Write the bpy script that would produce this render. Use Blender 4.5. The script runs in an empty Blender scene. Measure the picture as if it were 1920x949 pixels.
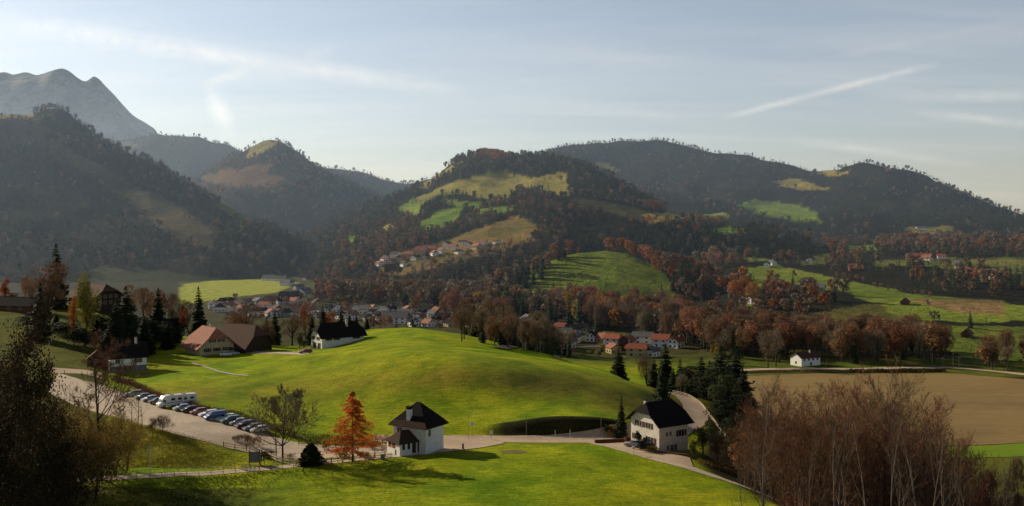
import bpy, math, random
import numpy as np
from mathutils import Vector, Matrix
PI = math.pi
R = math.radians
random.seed(7)
scene = bpy.context.scene
COL = scene.collection
F = 1700.0; CX = 960.0; HY = 440.0; CZ = 66.0      # focal length and horizon of the photograph (1920 px wide), eye height

# ------------------------------------------------------------------ helpers
def at(px, py, Y):
    return Vector(((px - CX) / F * Y, Y, CZ - (py - HY) / F * Y))

def tag(o, label=None, cat=None, group=None, kind=None):
    if label: o['label'] = label
    if cat: o['category'] = cat
    if group: o['group'] = group
    if kind: o['kind'] = kind
    return o

def empty(name, loc, rz=0.0, scale=1.0):
    o = bpy.data.objects.new(name, None)
    o.empty_display_size = 0.5
    o.location = loc; o.rotation_euler = (0, 0, rz); o.scale = (scale,) * 3
    COL.objects.link(o)
    return o

def np_mesh(name, V, faces_flat, sizes, smooth=False):
    """mesh from numpy arrays: V (n,3), flat vertex indices and loop totals"""
    me = bpy.data.meshes.new(name)
    V = np.asarray(V, dtype=np.float32); idx = np.asarray(faces_flat, dtype=np.int32); sizes = np.asarray(sizes, dtype=np.int32)
    me.vertices.add(len(V)); me.vertices.foreach_set('co', V.ravel())
    me.loops.add(len(idx)); me.loops.foreach_set('vertex_index', idx)
    starts = np.concatenate(([0], np.cumsum(sizes)[:-1])).astype(np.int32)
    me.polygons.add(len(sizes)); me.polygons.foreach_set('loop_start', starts)
    me.polygons.foreach_set('loop_total', sizes)
    if smooth: me.polygons.foreach_set('use_smooth', np.ones(len(sizes), dtype=bool))
    me.update(calc_edges=True)
    return me

class MB:
    """collects shapes, build() links them as one mesh object"""
    def __init__(self): self.v = []; self.f = []
    def add(self, vs, fs):
        b = len(self.v); self.v += [tuple(p) for p in vs]; self.f += [tuple(i + b for i in q) for q in fs]; return self
    def box(self, x0, x1, y0, y1, z0, z1):
        vs = [(x, y, z) for z in (z0, z1) for y in (y0, y1) for x in (x0, x1)]
        return self.add(vs, [(0, 2, 3, 1), (4, 5, 7, 6), (0, 1, 5, 4), (2, 6, 7, 3), (0, 4, 6, 2), (1, 3, 7, 5)])
    def prism(self, poly, z0, z1):
        n = len(poly); vs = [(p[0], p[1], z0) for p in poly] + [(p[0], p[1], z1) for p in poly]
        return self.add(vs, [tuple(range(n))[::-1], tuple(range(n, 2 * n))] + [(i, (i + 1) % n, n + (i + 1) % n, n + i) for i in range(n)])
    def tube(self, p, q, r0, r1=None, n=8):
        r1 = r0 if r1 is None else r1
        p = Vector(p); q = Vector(q); d = (q - p).normalized()
        a = d.orthogonal().normalized(); b = d.cross(a)
        vs = []
        for c, r in ((p, r0), (q, r1)):
            for i in range(n):
                t = 2 * PI * i / n; vs.append(c + a * math.cos(t) * r + b * math.sin(t) * r)
        return self.add(vs, [(i, (i + 1) % n, n + (i + 1) % n, n + i) for i in range(n)] + [tuple(range(n))[::-1], tuple(range(n, 2 * n))])
    def slab(self, pts, th, off=0.0):
        """a flat polygon thickened along its normal"""
        P = [Vector(p) for p in pts]; nrm = (P[1] - P[0]).cross(P[2] - P[0]).normalized()
        n = len(P); vs = [p + nrm * off for p in P] + [p + nrm * (off - th) for p in P]
        return self.add(vs, [tuple(range(n)), tuple(range(n, 2 * n))[::-1]] + [(i, n + i, n + (i + 1) % n, (i + 1) % n) for i in range(n)])
    def build(self, name, mat, parent=None, smooth=False, bevel=0.0, loc=None):
        me = bpy.data.meshes.new(name); me.from_pydata(self.v, [], self.f); me.validate(); me.update()
        if smooth: me.polygons.foreach_set('use_smooth', [True] * len(me.polygons))
        o = bpy.data.objects.new(name, me); COL.objects.link(o)
        if mat: me.materials.append(mat)
        if parent: o.parent = parent
        if loc: o.location = loc
        if bevel:
            m = o.modifiers.new('bevel', 'BEVEL'); m.width = bevel; m.segments = 2; m.limit_method = 'ANGLE'
        return o

CHILD = {}
def mesh_obj(name, me, mat=None, parent=None):
    o = bpy.data.objects.new(name, me); COL.objects.link(o)
    if mat and not me.materials: me.materials.append(mat)
    if parent: o.parent = parent
    return o

def copy_tree(o, parent=None):
    c = o.copy(); COL.objects.link(c)
    if parent is not None: c.parent = parent
    for ch in list(o.children):
        copy_tree(ch, c)
    return c

# ------------------------------------------------------------------ noise
def _h(ix, iy, s):
    v = np.sin(ix * 127.1 + iy * 311.7 + s * 74.7) * 43758.5453
    return v - np.floor(v)
def vnoise(x, y, s=0):
    x = np.asarray(x, float); y = np.asarray(y, float)
    ix = np.floor(x); iy = np.floor(y); fx = x - ix; fy = y - iy
    fx = fx * fx * (3 - 2 * fx); fy = fy * fy * (3 - 2 * fy)
    a = _h(ix, iy, s); b = _h(ix + 1, iy, s); c = _h(ix, iy + 1, s); d = _h(ix + 1, iy + 1, s)
    return (a * (1 - fx) + b * fx) * (1 - fy) + (c * (1 - fx) + d * fx) * fy
def fbm(x, y, s=0, o=4):
    t = 0; a = 1; n = 0
    for k in range(o):
        t = t + a * (vnoise(x, y, s + k) - 0.5); n += a; a *= 0.5; x = np.asarray(x) * 2.03; y = np.asarray(y) * 2.03
    return t / n * 2

def inside(poly, px, py):
    px = np.asarray(px, float); py = np.asarray(py, float)
    r = np.zeros(px.shape, bool); n = len(poly)
    for i in range(n):
        x0, y0 = poly[i]; x1, y1 = poly[(i + 1) % n]
        if y0 == y1: continue
        c = ((y0 > py) != (y1 > py)) & (px < (x1 - x0) * (py - y0) / (y1 - y0) + x0)
        r ^= c
    return r

# ------------------------------------------------------------------ materials
def nmat(name):
    m = bpy.data.materials.new(name); m.use_nodes = True
    nt = m.node_tree; b = nt.nodes['Principled BSDF']
    b.inputs['Specular IOR Level'].default_value = 0.25
    return m, nt, b
def nd(nt, t, **kw):
    n = nt.nodes.new(t)
    for k, v in kw.items():
        if k in ('operation', 'blend_type', 'data_type', 'attribute_type', 'attribute_name', 'noise_dimensions', 'wave_type', 'feature', 'bands_direction', 'interpolation_type', 'clamp'): setattr(n, k, v)
        else: n.inputs[k].default_value = v
    return n
def mixc(nt, fac, a, b, mode='MIX'):
    n = nt.nodes.new('ShaderNodeMix'); n.data_type = 'RGBA'; n.blend_type = mode
    for s, v in ((n.inputs[0], fac), (n.inputs[6], a), (n.inputs[7], b)):
        if hasattr(v, 'links') or hasattr(v, 'is_linked'): nt.links.new(v, s)
        elif isinstance(v, (tuple, list)): s.default_value = tuple(v) + ((1,) if len(v) == 3 else ())
        else: s.default_value = v
    return n.outputs[2]
def ramp(nt, src, p0, p1, interp='LINEAR'):
    n = nt.nodes.new('ShaderNodeMapRange'); n.inputs[1].default_value = p0; n.inputs[2].default_value = p1
    nt.links.new(src, n.inputs[0]); return n.outputs[0]
def noise_of(nt, vec, scale, detail=4, rough=0.55):
    n = nt.nodes.new('ShaderNodeTexNoise'); n.inputs['Scale'].default_value = scale; n.inputs['Detail'].default_value = detail; n.inputs['Roughness'].default_value = rough
    nt.links.new(vec, n.inputs['Vector']); return n.outputs[0]
def bump(nt, b, src, strength, dist):
    n = nt.nodes.new('ShaderNodeBump'); n.inputs['Strength'].default_value = strength; n.inputs['Distance'].default_value = dist
    nt.links.new(src, n.inputs['Height']); nt.links.new(n.outputs[0], b.inputs['Normal'])

def mat(name, c0, c1=None, scale=2.0, rough=0.85, bmp=0.0, bdist=0.05, metal=0.0, spec=None, stretch=None):
    """two-tone procedural surface, noise in object space"""
    m, nt, b = nmat(name)
    c1 = c1 or tuple(x * 0.7 for x in c0)
    tc = nt.nodes.new('ShaderNodeTexCoord'); vec = tc.outputs['Object']
    if stretch:
        mp = nt.nodes.new('ShaderNodeMapping'); mp.inputs['Scale'].default_value = stretch; nt.links.new(vec, mp.inputs[0]); vec = mp.outputs[0]
    n1 = noise_of(nt, vec, scale, 5)
    col = mixc(nt, ramp(nt, n1, 0.35, 0.65), c0, c1)
    nt.links.new(col, b.inputs['Base Color'])
    b.inputs['Roughness'].default_value = rough; b.inputs['Metallic'].default_value = metal
    if spec is not None: b.inputs['Specular IOR Level'].default_value = spec
    if bmp: bump(nt, b, n1, bmp, bdist)
    return m

def leafmat(name, c0, c1, c2=None, trans=0.25, scale=0.35, var=0.5):
    """foliage: clumpy noise in object space, brightness varied from plant to plant, some light passes through"""
    m, nt, b = nmat(name)
    tc = nt.nodes.new('ShaderNodeTexCoord'); oi = nt.nodes.new('ShaderNodeObjectInfo')
    n1 = noise_of(nt, tc.outputs['Object'], scale, 3)
    col = mixc(nt, ramp(nt, n1, 0.35, 0.65), c0, c1)
    if c2:
        n2 = noise_of(nt, tc.outputs['Object'], scale * 4, 2)
        col = mixc(nt, ramp(nt, n2, 0.5, 0.7), col, c2)
    hs = nt.nodes.new('ShaderNodeHueSaturation')
    r = ramp(nt, oi.outputs['Random'], 0, 1)
    mr = nt.nodes.new('ShaderNodeMapRange'); mr.inputs[3].default_value = 1 - var; mr.inputs[4].default_value = 1 + var
    nt.links.new(oi.outputs['Random'], mr.inputs[0]); nt.links.new(mr.outputs[0], hs.inputs['Value'])
    mh = nt.nodes.new('ShaderNodeMapRange'); mh.inputs[3].default_value = 0.485; mh.inputs[4].default_value = 0.515
    wn = nt.nodes.new('ShaderNodeTexWhiteNoise'); wn.noise_dimensions = '1D'; nt.links.new(oi.outputs['Random'], wn.inputs['W'])
    nt.links.new(wn.outputs[0], mh.inputs[0]); nt.links.new(mh.outputs[0], hs.inputs['Hue'])
    nt.links.new(col, hs.inputs['Color']); nt.links.new(hs.outputs[0], b.inputs['Base Color'])
    b.inputs['Roughness'].default_value = 0.8; b.inputs['Specular IOR Level'].default_value = 0.12
    if trans:
        tr = nt.nodes.new('ShaderNodeBsdfTranslucent'); nt.links.new(hs.outputs[0], tr.inputs['Color'])
        mx = nt.nodes.new('ShaderNodeMixShader'); mx.inputs[0].default_value = trans
        nt.links.new(b.outputs[0], mx.inputs[1]); nt.links.new(tr.outputs[0], mx.inputs[2])
        nt.links.new(mx.outputs[0], nt.nodes['Material Output'].inputs['Surface'])
    return m

M = {}
M['white'] = mat('white_plaster', (.84, .82, .78), (.72, .70, .66), .8, .9)
M['cream'] = mat('cream_plaster', (.50, .40, .24), (.42, .33, .19), .8, .9)
M['greywall'] = mat('grey_plaster', (.42, .41, .39), (.34, .33, .31), .8, .9)
M['stone'] = mat('stone_base', (.22, .20, .18), (.14, .13, .12), 1.5, .9, .4)
M['roof_dark'] = mat('dark_slate_roof', (.026, .022, .022), (.014, .012, .013), 2.5, .9, .5, .04, spec=.05, stretch=(1, 1, 4))
M['roof_brown'] = mat('brown_tile_roof', (.11, .052, .038), (.07, .032, .024), 2.5, .85, .6, .05)
M['roof_red'] = mat('red_tile_roof', (.38, .115, .065), (.26, .078, .048), 2.0, .85, .5, .05)
M['roof_pink'] = mat('weathered_red_tile_roof', (.38, .15, .09), (.26, .10, .065), 1.2, .85, .5, .05)
M['roof_grey'] = mat('grey_roof', (.15, .145, .15), (.10, .10, .105), 2, .8)
M['timber'] = mat('dark_timber', (.055, .034, .022), (.03, .02, .014), 3, .85, .4, stretch=(1, 1, .2))
M['timber_red'] = mat('red_brown_timber', (.16, .06, .03), (.10, .04, .02), 3, .85, .4)
M['shutter'] = mat('maroon_shutter', (.11, .035, .025), (.07, .025, .02), 3, .7)
M['frame'] = mat('window_frame', (.55, .5, .42), None, 3, .7)
M['pane'] = mat('window_pane', (.018, .020, .024), (.03, .03, .035), 1, .12, spec=.6)
M['chimney'] = mat('chimney_plaster', (.50, .47, .42), (.36, .34, .31), 2, .9)
M['fence'] = mat('pale_fence_wood', (.66, .52, .38), (.5, .38, .27), 3, .85, .3)
M['fence_brown'] = mat('brown_fence_wood', (.15, .085, .05), (.10, .055, .035), 3, .85, .3)
M['post'] = mat('weathered_post', (.27, .21, .15), (.18, .14, .11), 4, .9)
M['metal'] = mat('grey_metal', (.40, .41, .42), (.32, .33, .34), 3, .4, metal=.7)
M['whitemetal'] = mat('white_painted_metal', (.7, .7, .68), (.6, .6, .58), 3, .5)
M['tyre'] = mat('tyre_rubber', (.02, .02, .02), None, 5, .9)
M['rim'] = mat('wheel_rim', (.45, .45, .46), None, 5, .35, metal=.8)
M['glass'] = mat('car_glass', (.015, .018, .022), None, 1, .06, spec=.8)
M['lamp'] = mat('headlamp_glass', (.75, .76, .78), None, 5, .15)
M['tail'] = mat('tail_lamp', (.35, .02, .015), None, 5, .25)
M['yellow'] = mat('crane_yellow', (.55, .40, .16), (.45, .32, .12), 3, .6)
M['bark'] = mat('bark', (.075, .058, .045), (.04, .03, .024), 2, .95, .5, stretch=(3, 3, .6))
M['bark_pale'] = mat('pale_bark', (.21, .165, .12), (.11, .085, .06), 1.5, .9, .4, stretch=(2, 2, 1))
M['sign_blue'] = mat('grey_blue_board', (.16, .18, .24), (.12, .14, .19), 2, .6)
for n, c in dict(car_silver=(.42, .43, .45), car_white=(.72, .72, .71), car_red=(.24, .035, .025), car_blue=(.03, .08, .26), car_dark=(.035, .04, .05), car_grey=(.16, .17, .19), car_maroon=(.09, .025, .03), car_teal=(.06, .13, .15)).items():
    M[n] = mat(n + '_paint', c, tuple(x * .93 for x in c), 1.0, .28, spec=.6)
# ------------------------------------------------------------------ the ground (one sheet to the horizon)
def zp(py, Y): return CZ - (py - HY) / F * Y
US = np.arange(-700.0, 2660.0, 8.0)
VS = np.concatenate([np.geomspace(8, 138, 50, endpoint=False), np.arange(138, 300, 0.6), np.arange(300, 460, 1.6),
                     np.geomspace(460, 1500, 110, endpoint=False), np.geomspace(1500, 14000, 30)])
near = [(8, 61), (50, 45), (90, 31), (125, 22.5)]
cols = {
 -700: near + [(140, 21), (170, 21), (200, 24), (275, 27), (350, 33), (450, 38), (600, 10), (800, 0)],
 0:    near + [(140, 18), (158, 20), (164, 21), (175, 21), (200, 25), (240, 26), (275, 26), (350, 31), (400, 34), (450, 34), (560, 12), (700, 0)],
 130:  near + [(140, 18), (158, 19.5), (165, 21), (175, 21.2), (192, 25), (240, 25), (275, 25), (350, 30), (450, 33), (560, 12), (700, 0)],
 240:  near + [(140, 18), (160, 19.8), (167, 21), (174, 21.2), (189, 25), (200, 24.6), (240, 24.2), (252, 24), (262, 22), (275, 23.5), (317, 24), (400, 27), (480, 20), (600, 4), (700, 0)],
 340:  near + [(140, 18), (162, 20), (169, 21), (176, 21.2), (188, 23.9), (197, 24), (240, 24), (250, 23.6), (262, 24.5), (275, 24.2), (317, 24), (380, 24), (460, 12), (600, 2), (700, 0)],
 430:  near + [(140, 18.5), (165, 20.4), (171, 21), (179, 21), (187, 22), (195, 23), (225, 23.5), (260, 24.5), (300, 24.2), (325, 24), (380, 21), (450, 10), (600, 2), (700, 0)],
 520:  near + [(140, 19), (168, 20.8), (174, 21), (182, 21), (200, 22), (215, 22), (222, 22.6), (250, 25), (300, 26.5), (325, 24.5), (345, 22.5), (380, 20), (450, 8), (600, 0)],
 610:  near + [(140, 20), (172, 21), (178, 21), (195, 21), (208, 21.3), (225, 23), (250, 26.5), (290, 28.5), (325, 24), (345, 22.5), (375, 20), (450, 8), (600, 0)],
 680:  near + [(140, 21), (175, 21), (195, 20.8), (204, 21), (224, 23.6), (252, 29.3), (275, 30.9), (320, 27), (345, 25.8), (400, 25.2), (430, 20), (520, 6), (640, 0)],
 780:  near + [(140, 21.2), (175, 21), (195, 20.6), (203, 20.8), (223, 24), (242, 31), (256, 32.8), (280, 31.2), (315, 28.9), (350, 28.8), (380, 27.6), (410, 22), (500, 6), (640, 0)],
 860:  near + [(140, 21.5), (175, 21.3), (195, 20.6), (202, 20.8), (208, 21.6), (222, 24.0), (239, 31.2), (251, 33), (272, 31), (300, 29.3), (340, 28.4), (360, 27.4), (395, 20), (480, 5), (620, 0)],
 930:  near + [(140, 21.8), (175, 21.6), (192, 20.9), (201, 20.6), (203.5, 20.8), (205.8, 22.6), (222, 24.4), (237, 30.4), (247, 32.2), (265, 30.4), (290, 28.6), (325, 27.2), (345, 26.2), (380, 19), (470, 4), (600, 0)],
 1040: near + [(140, 21.8), (175, 21.7), (192, 21), (200, 20.5), (203.3, 20.6), (206.2, 24.7), (222, 24.9), (234, 28.8), (243, 30.2), (258, 28.8), (280, 26.6), (305, 25.4), (320, 24.6), (355, 16), (450, 3), (560, 0)],
 1140: near + [(140, 21.6), (175, 21.4), (190, 20.9), (200, 20.4), (203.3, 20.6), (206.0, 24.3), (219, 24.2), (229, 26.4), (238, 27.6), (250, 26.9), (268, 25.5), (282, 24.3), (320, 14), (420, 2), (520, 0)],
 1210: near + [(140, 21.3), (172, 21.2), (182, 20.6), (190, 20.4), (204, 20.6), (210, 22.6), (222, 24), (240, 24.8), (252, 24.6), (262, 22), (300, 12), (400, 1), (500, 0)],
 1300: near + [(140, 21.2), (164, 21), (176, 20.3), (187, 20.2), (196, 19.6), (206, 17.5), (222, 18.8), (240, 19.8), (256, 19.8), (264, 18), (300, 9), (380, 1), (460, 0)],
 1348: near + [(140, 21.1), (160, 21), (170, 20), (187, 18), (200, 16.5), (210, 17.2), (222, 18.5), (240, 19.5), (256, 19.5), (264, 16), (290, 8), (360, .5), (440, 0)],
 1395: near + [(140, 21), (158, 21), (163, 20.3), (172, 18.5), (195, 14), (215, 14.6), (228, 15), (245, 12), (290, 5), (350, 0.5), (430, 0)],
 1480: near + [(140, 21), (150, 20.6), (156, 19), (170, 15), (195, 9), (230, 5), (290, 1), (350, 0)],
 1620: near + [(140, 17), (170, 11), (200, 6), (240, 2), (290, 0)],
 1880: [(8, 61), (50, 44), (90, 26), (125, 15), (150, 9), (180, 3), (220, 0), (290, 0)],
 2660: [(8, 61), (50, 42), (90, 24), (125, 12), (150, 6), (180, 2), (220, 0), (290, 0)],
}
_k = sorted(cols)
_prof = np.array([np.interp(VS, [a for a, b in cols[k]] + [14001], [b for a, b in cols[k]] + [0]) for k in _k])
_w = np.array([np.interp(US, _k, _prof[:, j]) for j in range(len(VS))]).T        # (u, v)
def _blur(A, n, ax):
    k = np.exp(-0.5 * (np.arange(-n, n + 1) / (n / 2.2)) ** 2); k /= k.sum()
    P = np.pad(A, [(n, n) if i == ax else (0, 0) for i in range(2)], mode='edge')
    return np.apply_along_axis(lambda r: np.convolve(r, k, 'valid'), ax, P)
_w = _blur(_w, 6, 0)
_lo = _blur(_w, 14, 1); _hi = _blur(_w, 2, 1)
_m = np.clip((VS - 213) / 8, 0, 1)[None, :]
ZG = _hi * (1 - _m) + _lo * _m
UU, VV = np.meshgrid(US, VS, indexing='ij')
GX = (UU - CX) / F * VV; GY = VV
amp = np.clip((VV - 20) / 100, 0, 1)
hillm = np.clip((VV - 208) / 20, 0, 1) * np.clip((520 - VV) / 100, 0, 1)
ZG = ZG + fbm(GX / 38, GY / 38, 3, 3) * 0.55 * (0.3 + hillm) * amp + fbm(GX / 7, GY / 7, 9, 3) * 0.10 * amp
rough_m = np.clip((640 - UU) / 200, 0, 1) * np.clip((166 - VV) / 8, 0, 1) * amp
ZG = ZG + fbm(GX / 3, GY / 3, 21, 4) * 0.7 * rough_m

def Zg(X, Y):
    X = np.asarray(X, float); Y = np.asarray(Y, float)
    u = CX + F * X / Y
    iu = np.clip((u - US[0]) / 8.0, 0, len(US) - 1.001); i0 = iu.astype(int); fu = iu - i0
    iv = np.clip(np.interp(Y, VS, np.arange(len(VS))), 0, len(VS) - 1.001); j0 = iv.astype(int); fv = iv - j0
    return ((ZG[i0, j0] * (1 - fu) + ZG[i0 + 1, j0] * fu) * (1 - fv) + (ZG[i0, j0 + 1] * (1 - fu) + ZG[i0 + 1, j0 + 1] * fu) * fv)

class Surf:
    """a grid surface (u columns of constant bearing, rows going away)"""
    def __init__(s, us, X, Y, Z):
        s.us = us; s.X = X; s.Y = Y; s.Z = Z
        s.PY = HY + (CZ - Z) / Y * F
        s.run = np.minimum.accumulate(s.PY, axis=1)
    def hit(s, px, py):
        i = (px - s.us[0]) / (s.us[1] - s.us[0])
        if i < 0 or i > len(s.us) - 1.001: return None
        i0 = int(i); f = i - i0
        row = s.PY[i0] * (1 - f) + s.PY[i0 + 1] * f
        j = np.argmax(row <= py)
        if row[j] > py: return None
        Yr = s.Y[i0] * (1 - f) + s.Y[i0 + 1] * f
        if j == 0: return float(Yr[0]) if abs(row[0] - py) < 3 else None
        t = (row[j - 1] - py) / max(1e-6, row[j - 1] - row[j])
        return float(Yr[j - 1] + (Yr[j] - Yr[j - 1]) * t)
GSURF = Surf(US, GX[:, 12:], GY[:, 12:], ZG[:, 12:])
SURFS = [GSURF]

def G(px, py, dz=0.0):
    """the point of the ground or of a hill that the photograph shows at that pixel"""
    best = None
    for s in SURFS:
        y = s.hit(px, py)
        if y is not None and (best is None or y < best): best = y
    if best is None: best = 1500.0
    p = at(px, py, best); p.z += dz
    return p
def Gy(px, Y, dz=0.0):
    X = (px - CX) / F * Y
    return Vector((X, Y, float(Zg(X, Y)) + dz))

# land cover of the ground and some painted shade, as base colour per vertex
grass = np.array((.27, .41, .014)); grass2 = np.array((.37, .42, .018)); rough = np.array((.075, .080, .025))
def cover_ground():
    PYv = HY + (CZ - ZG) / GY * F
    c = np.zeros(ZG.shape + (3,)); c[:] = grass
    n = fbm(GX / 22, GY / 22, 5, 4)[..., None]
    c = c * (1 - np.clip(.35 + n, 0, .8)) + grass2 * np.clip(.35 + n, 0, .8)
    def paint(m, col, a=1.0):
        m = np.asarray(m, float)[..., None] * a
        c[:] = c * (1 - m) + np.array(col) * m
    # hill: bronze band below its brow
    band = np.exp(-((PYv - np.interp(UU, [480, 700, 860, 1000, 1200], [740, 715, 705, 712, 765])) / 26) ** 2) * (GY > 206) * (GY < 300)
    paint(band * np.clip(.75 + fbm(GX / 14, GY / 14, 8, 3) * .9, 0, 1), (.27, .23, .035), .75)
    fold_shade = np.exp(-((PYv - np.interp(UU, [880, 1000, 1100, 1200], [710, 718, 730, 752])) / 30) ** 2) * np.clip((UU - 860) / 140, 0, 1) * (GY > 209) * (GY < 262)  # right flank of the rise: its shade is painted into the grass colour
    paint(fold_shade * np.clip(.85 + fbm(GX / 9, GY / 9, 81, 3) * .5, 0, 1), (.075, .09, .022), .95)
    paint(np.clip((GY - 430) / 60, 0, 1), (.085, .085, .035))                        # valley floor, mixed
    paint((GY > 430) * np.clip(fbm(GX / 60, GY / 60, 15, 3) * 3, 0, 1), (.11, .15, .03), .7)
    paint((GY > 560) * (PYv > 522) * inside([(296, 590), (345, 533), (420, 524), (500, 522), (560, 530), (520, 548), (450, 556), (380, 566)], UU, PYv), (.42, .48, .07))
    paint((UU < 335) * (GY > 560) * (PYv > 500), (.05, .055, .025))
    paint((GY > 202.8) * (GY < 207.4) * np.clip((UU - 905) / 40, 0, 1) * np.clip((1175 - UU) / 20, 0, 1), (.05, .05, .02))  # bank face beside the road: its shade deepened in the cover colour
    # right of the path: leaf litter under the bare wood
    edge = np.interp(GY, [140, 150, 161, 175, 186, 194, 230, 300, 420, 440], [1490, 1478, 1405, 1330, 1290, 1300, 1320, 1360, 1395, 1395])
    paint(np.clip((UU - edge) / 24, 0, 1) * (GY < 440), (.085, .055, .030))
    paint((UU > 1290) * (GY > 420) * (GY < 480), (.13, .17, .03))
    # rough bank left of and below the path
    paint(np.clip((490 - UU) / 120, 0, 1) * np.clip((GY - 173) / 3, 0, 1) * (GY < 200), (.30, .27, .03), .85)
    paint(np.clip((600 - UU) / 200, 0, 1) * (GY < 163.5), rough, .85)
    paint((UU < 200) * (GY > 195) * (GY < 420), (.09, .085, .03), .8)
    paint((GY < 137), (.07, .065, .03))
    return c
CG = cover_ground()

def ground_material(name, attr='cover', near=True, s=1.0):
    m, nt, b = nmat(name)
    at_ = nt.nodes.new('ShaderNodeAttribute'); at_.attribute_name = attr
    geo = nt.nodes.new('ShaderNodeNewGeometry')
    mp = nt.nodes.new('ShaderNodeMapping'); mp.inputs['Scale'].default_value = (1, 1, .3); nt.links.new(geo.outputs['Position'], mp.inputs[0]); P = mp.outputs[0]
    n1 = noise_of(nt, P, .09 * s, 6, .6)
    mp2 = nt.nodes.new('ShaderNodeMapping'); mp2.inputs['Scale'].default_value = (.4, 1.5, .3) if near else (1, 1, .3); mp2.inputs['Rotation'].default_value = (0, 0, .15); nt.links.new(geo.outputs['Position'], mp2.inputs[0]); n2 = noise_of(nt, mp2.outputs[0], .9 * s, 6, .7)
    c = mixc(nt, ramp(nt, n1, .33, .67), (.50, .64, .55), (1.35, 1.15, 1.25))
    c2 = mixc(nt, ramp(nt, n2, .32, .68), (.6, .66, .6), (1.34, 1.26, 1.2))
    col = mixc(nt, 1.0, at_.outputs['Color'], c, 'MULTIPLY'); col = mixc(nt, 1.0, col, c2, 'MULTIPLY')
    if near:
        n3 = noise_of(nt, P, 5.0, 4, .8)
        col = mixc(nt, 1.0, col, mixc(nt, ramp(nt, n3, .3, .7), (.5, .55, .5), (1.5, 1.42, 1.4)), 'MULTIPLY')
        mx = nt.nodes.new('ShaderNodeMath'); mx.operation = 'MULTIPLY_ADD'; mx.inputs[1].default_value = 1.0
        nt.links.new(n3, mx.inputs[0]); nt.links.new(n2, mx.inputs[2])
        n4 = noise_of(nt, P, 1.8, 5, .75); col = mixc(nt, 1.0, col, mixc(nt, ramp(nt, n4, .38, .62), (.74, .78, .74), (1.26, 1.2, 1.2)), 'MULTIPLY')
        bump(nt, b, mx.outputs[0], .8, .45)
    else:
        bump(nt, b, n2, .8, 3.0 / s)
    nt.links.new(col, b.inputs['Base Color']); b.inputs['Roughness'].default_value = .95
    b.inputs['Specular IOR Level'].default_value = .05
    return m

def grid_obj(name, X, Y, Z, C, material, label=None, kind='structure'):
    nu, nv = X.shape
    V = np.stack([X, Y, Z], -1).reshape(-1, 3)
    i = (np.arange(nu - 1)[:, None] * nv + np.arange(nv - 1)[None, :]).ravel()
    Fq = np.stack([i, i + nv, i + nv + 1, i + 1], -1)
    me = np_mesh(name, V, Fq.ravel(), np.full(len(Fq), 4), smooth=True)
    if C is not None:
        a = me.color_attributes.new('cover', 'FLOAT_COLOR', 'POINT')
        a.data.foreach_set('color', np.concatenate([C.reshape(-1, 3), np.ones((nu * nv, 1))], 1).astype(np.float32).ravel())
    o = mesh_obj(name, me, material)
    tag(o, label, None, None, kind)
    return o
MG = ground_material('meadow_ground')
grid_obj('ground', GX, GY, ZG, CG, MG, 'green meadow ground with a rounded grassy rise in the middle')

# ------------------------------------------------------------------ hills: lofted between lines given as (x, y, distance) along the photograph
def smooth_interp(us, xs, ys):
    v = np.interp(us, xs, ys); n = max(1, int(14 / (us[1] - us[0]))); k = np.ones(2 * n + 1) / (2 * n + 1)
    return np.convolve(np.pad(v, n, mode='edge'), k, 'valid')
def hill(name, u0, u1, lines, rows, cover, label, step=5, rough=1.0, s=.2, ridge=None):
    us = np.arange(u0, u1 + .1, step)
    L = []
    for ln in lines:
        xs = [p[0] for p in ln]
        Y = smooth_interp(us, xs, [p[2] for p in ln]); py = smooth_interp(us, xs, [p[1] for p in ln])
        L.append((Y, CZ - (py - HY) / F * Y))
    L = [(a, b) for a, b in L]
    Ys = []; Zs = []; ts = []
    n = len(L)
    def cr(p0, p1, p2, p3, t): return 0.5 * ((2 * p1) + (-p0 + p2) * t + (2 * p0 - 5 * p1 + 4 * p2 - p3) * t * t + (-p0 + 3 * p1 - 3 * p2 + p3) * t ** 3)
    for k in range(n - 1):
        r = rows[k]
        for j in range(r + (1 if k == n - 2 else 0)):
            t = j / r; a = max(k - 1, 0); d = min(k + 2, n - 1)
            Ys.append(L[k][0] * (1 - t) + L[k + 1][0] * t)
            lin = L[k][1] * (1 - t) + L[k + 1][1] * t
            Zs.append(.5 * lin + .5 * cr(L[a][1], L[k][1], L[k + 1][1], L[d][1], t)); ts.append(k + t)
    Y = np.array(Ys).T; Z = np.array(Zs).T; X = (us[:, None] - CX) / F * Y
    sc = np.median(Y) / 2500.0
    env = np.clip(np.array(ts) / 1.0, 0, 1)[None, :]
    Z = Z + env * rough * sc * (fbm(X / (420 * sc), Y / (420 * sc), 31, 4) * 42 + (np.abs(fbm(X / (160 * sc), Y / (300 * sc), 37, 3)) - .25) * -26)
    S = Surf(us, X, Y, Z); S.name = name
    U = np.repeat(us[:, None], Y.shape[1], 1)
    S.C = cover(U, S.PY, X, Y, Z)
    grid_obj(name, X, Y, Z, S.C, MH if ridge is None else ridge, label)
    SURFS.append(S)
    return S
MH = ground_material('hill_ground', near=False, s=.12)
floor_c = np.array((.030, .030, .014))
def mk_cover(patches, base=floor_c):
    def f(U, PY, X, Y, Z):
        c = np.zeros(U.shape + (3,)); c[:] = base
        for poly, col in patches:
            m = inside(poly, U + fbm(X / 40, Y / 40, 2, 3) * 9, PY + fbm(X / 40, Y / 40, 4, 3) * 5)
            c[m] = col
        return c
    return f
tan = (.42, .36, .09); green = (.25, .38, .05); olive = (.11, .115, .04); dim = (.055, .055, .025)
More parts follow.
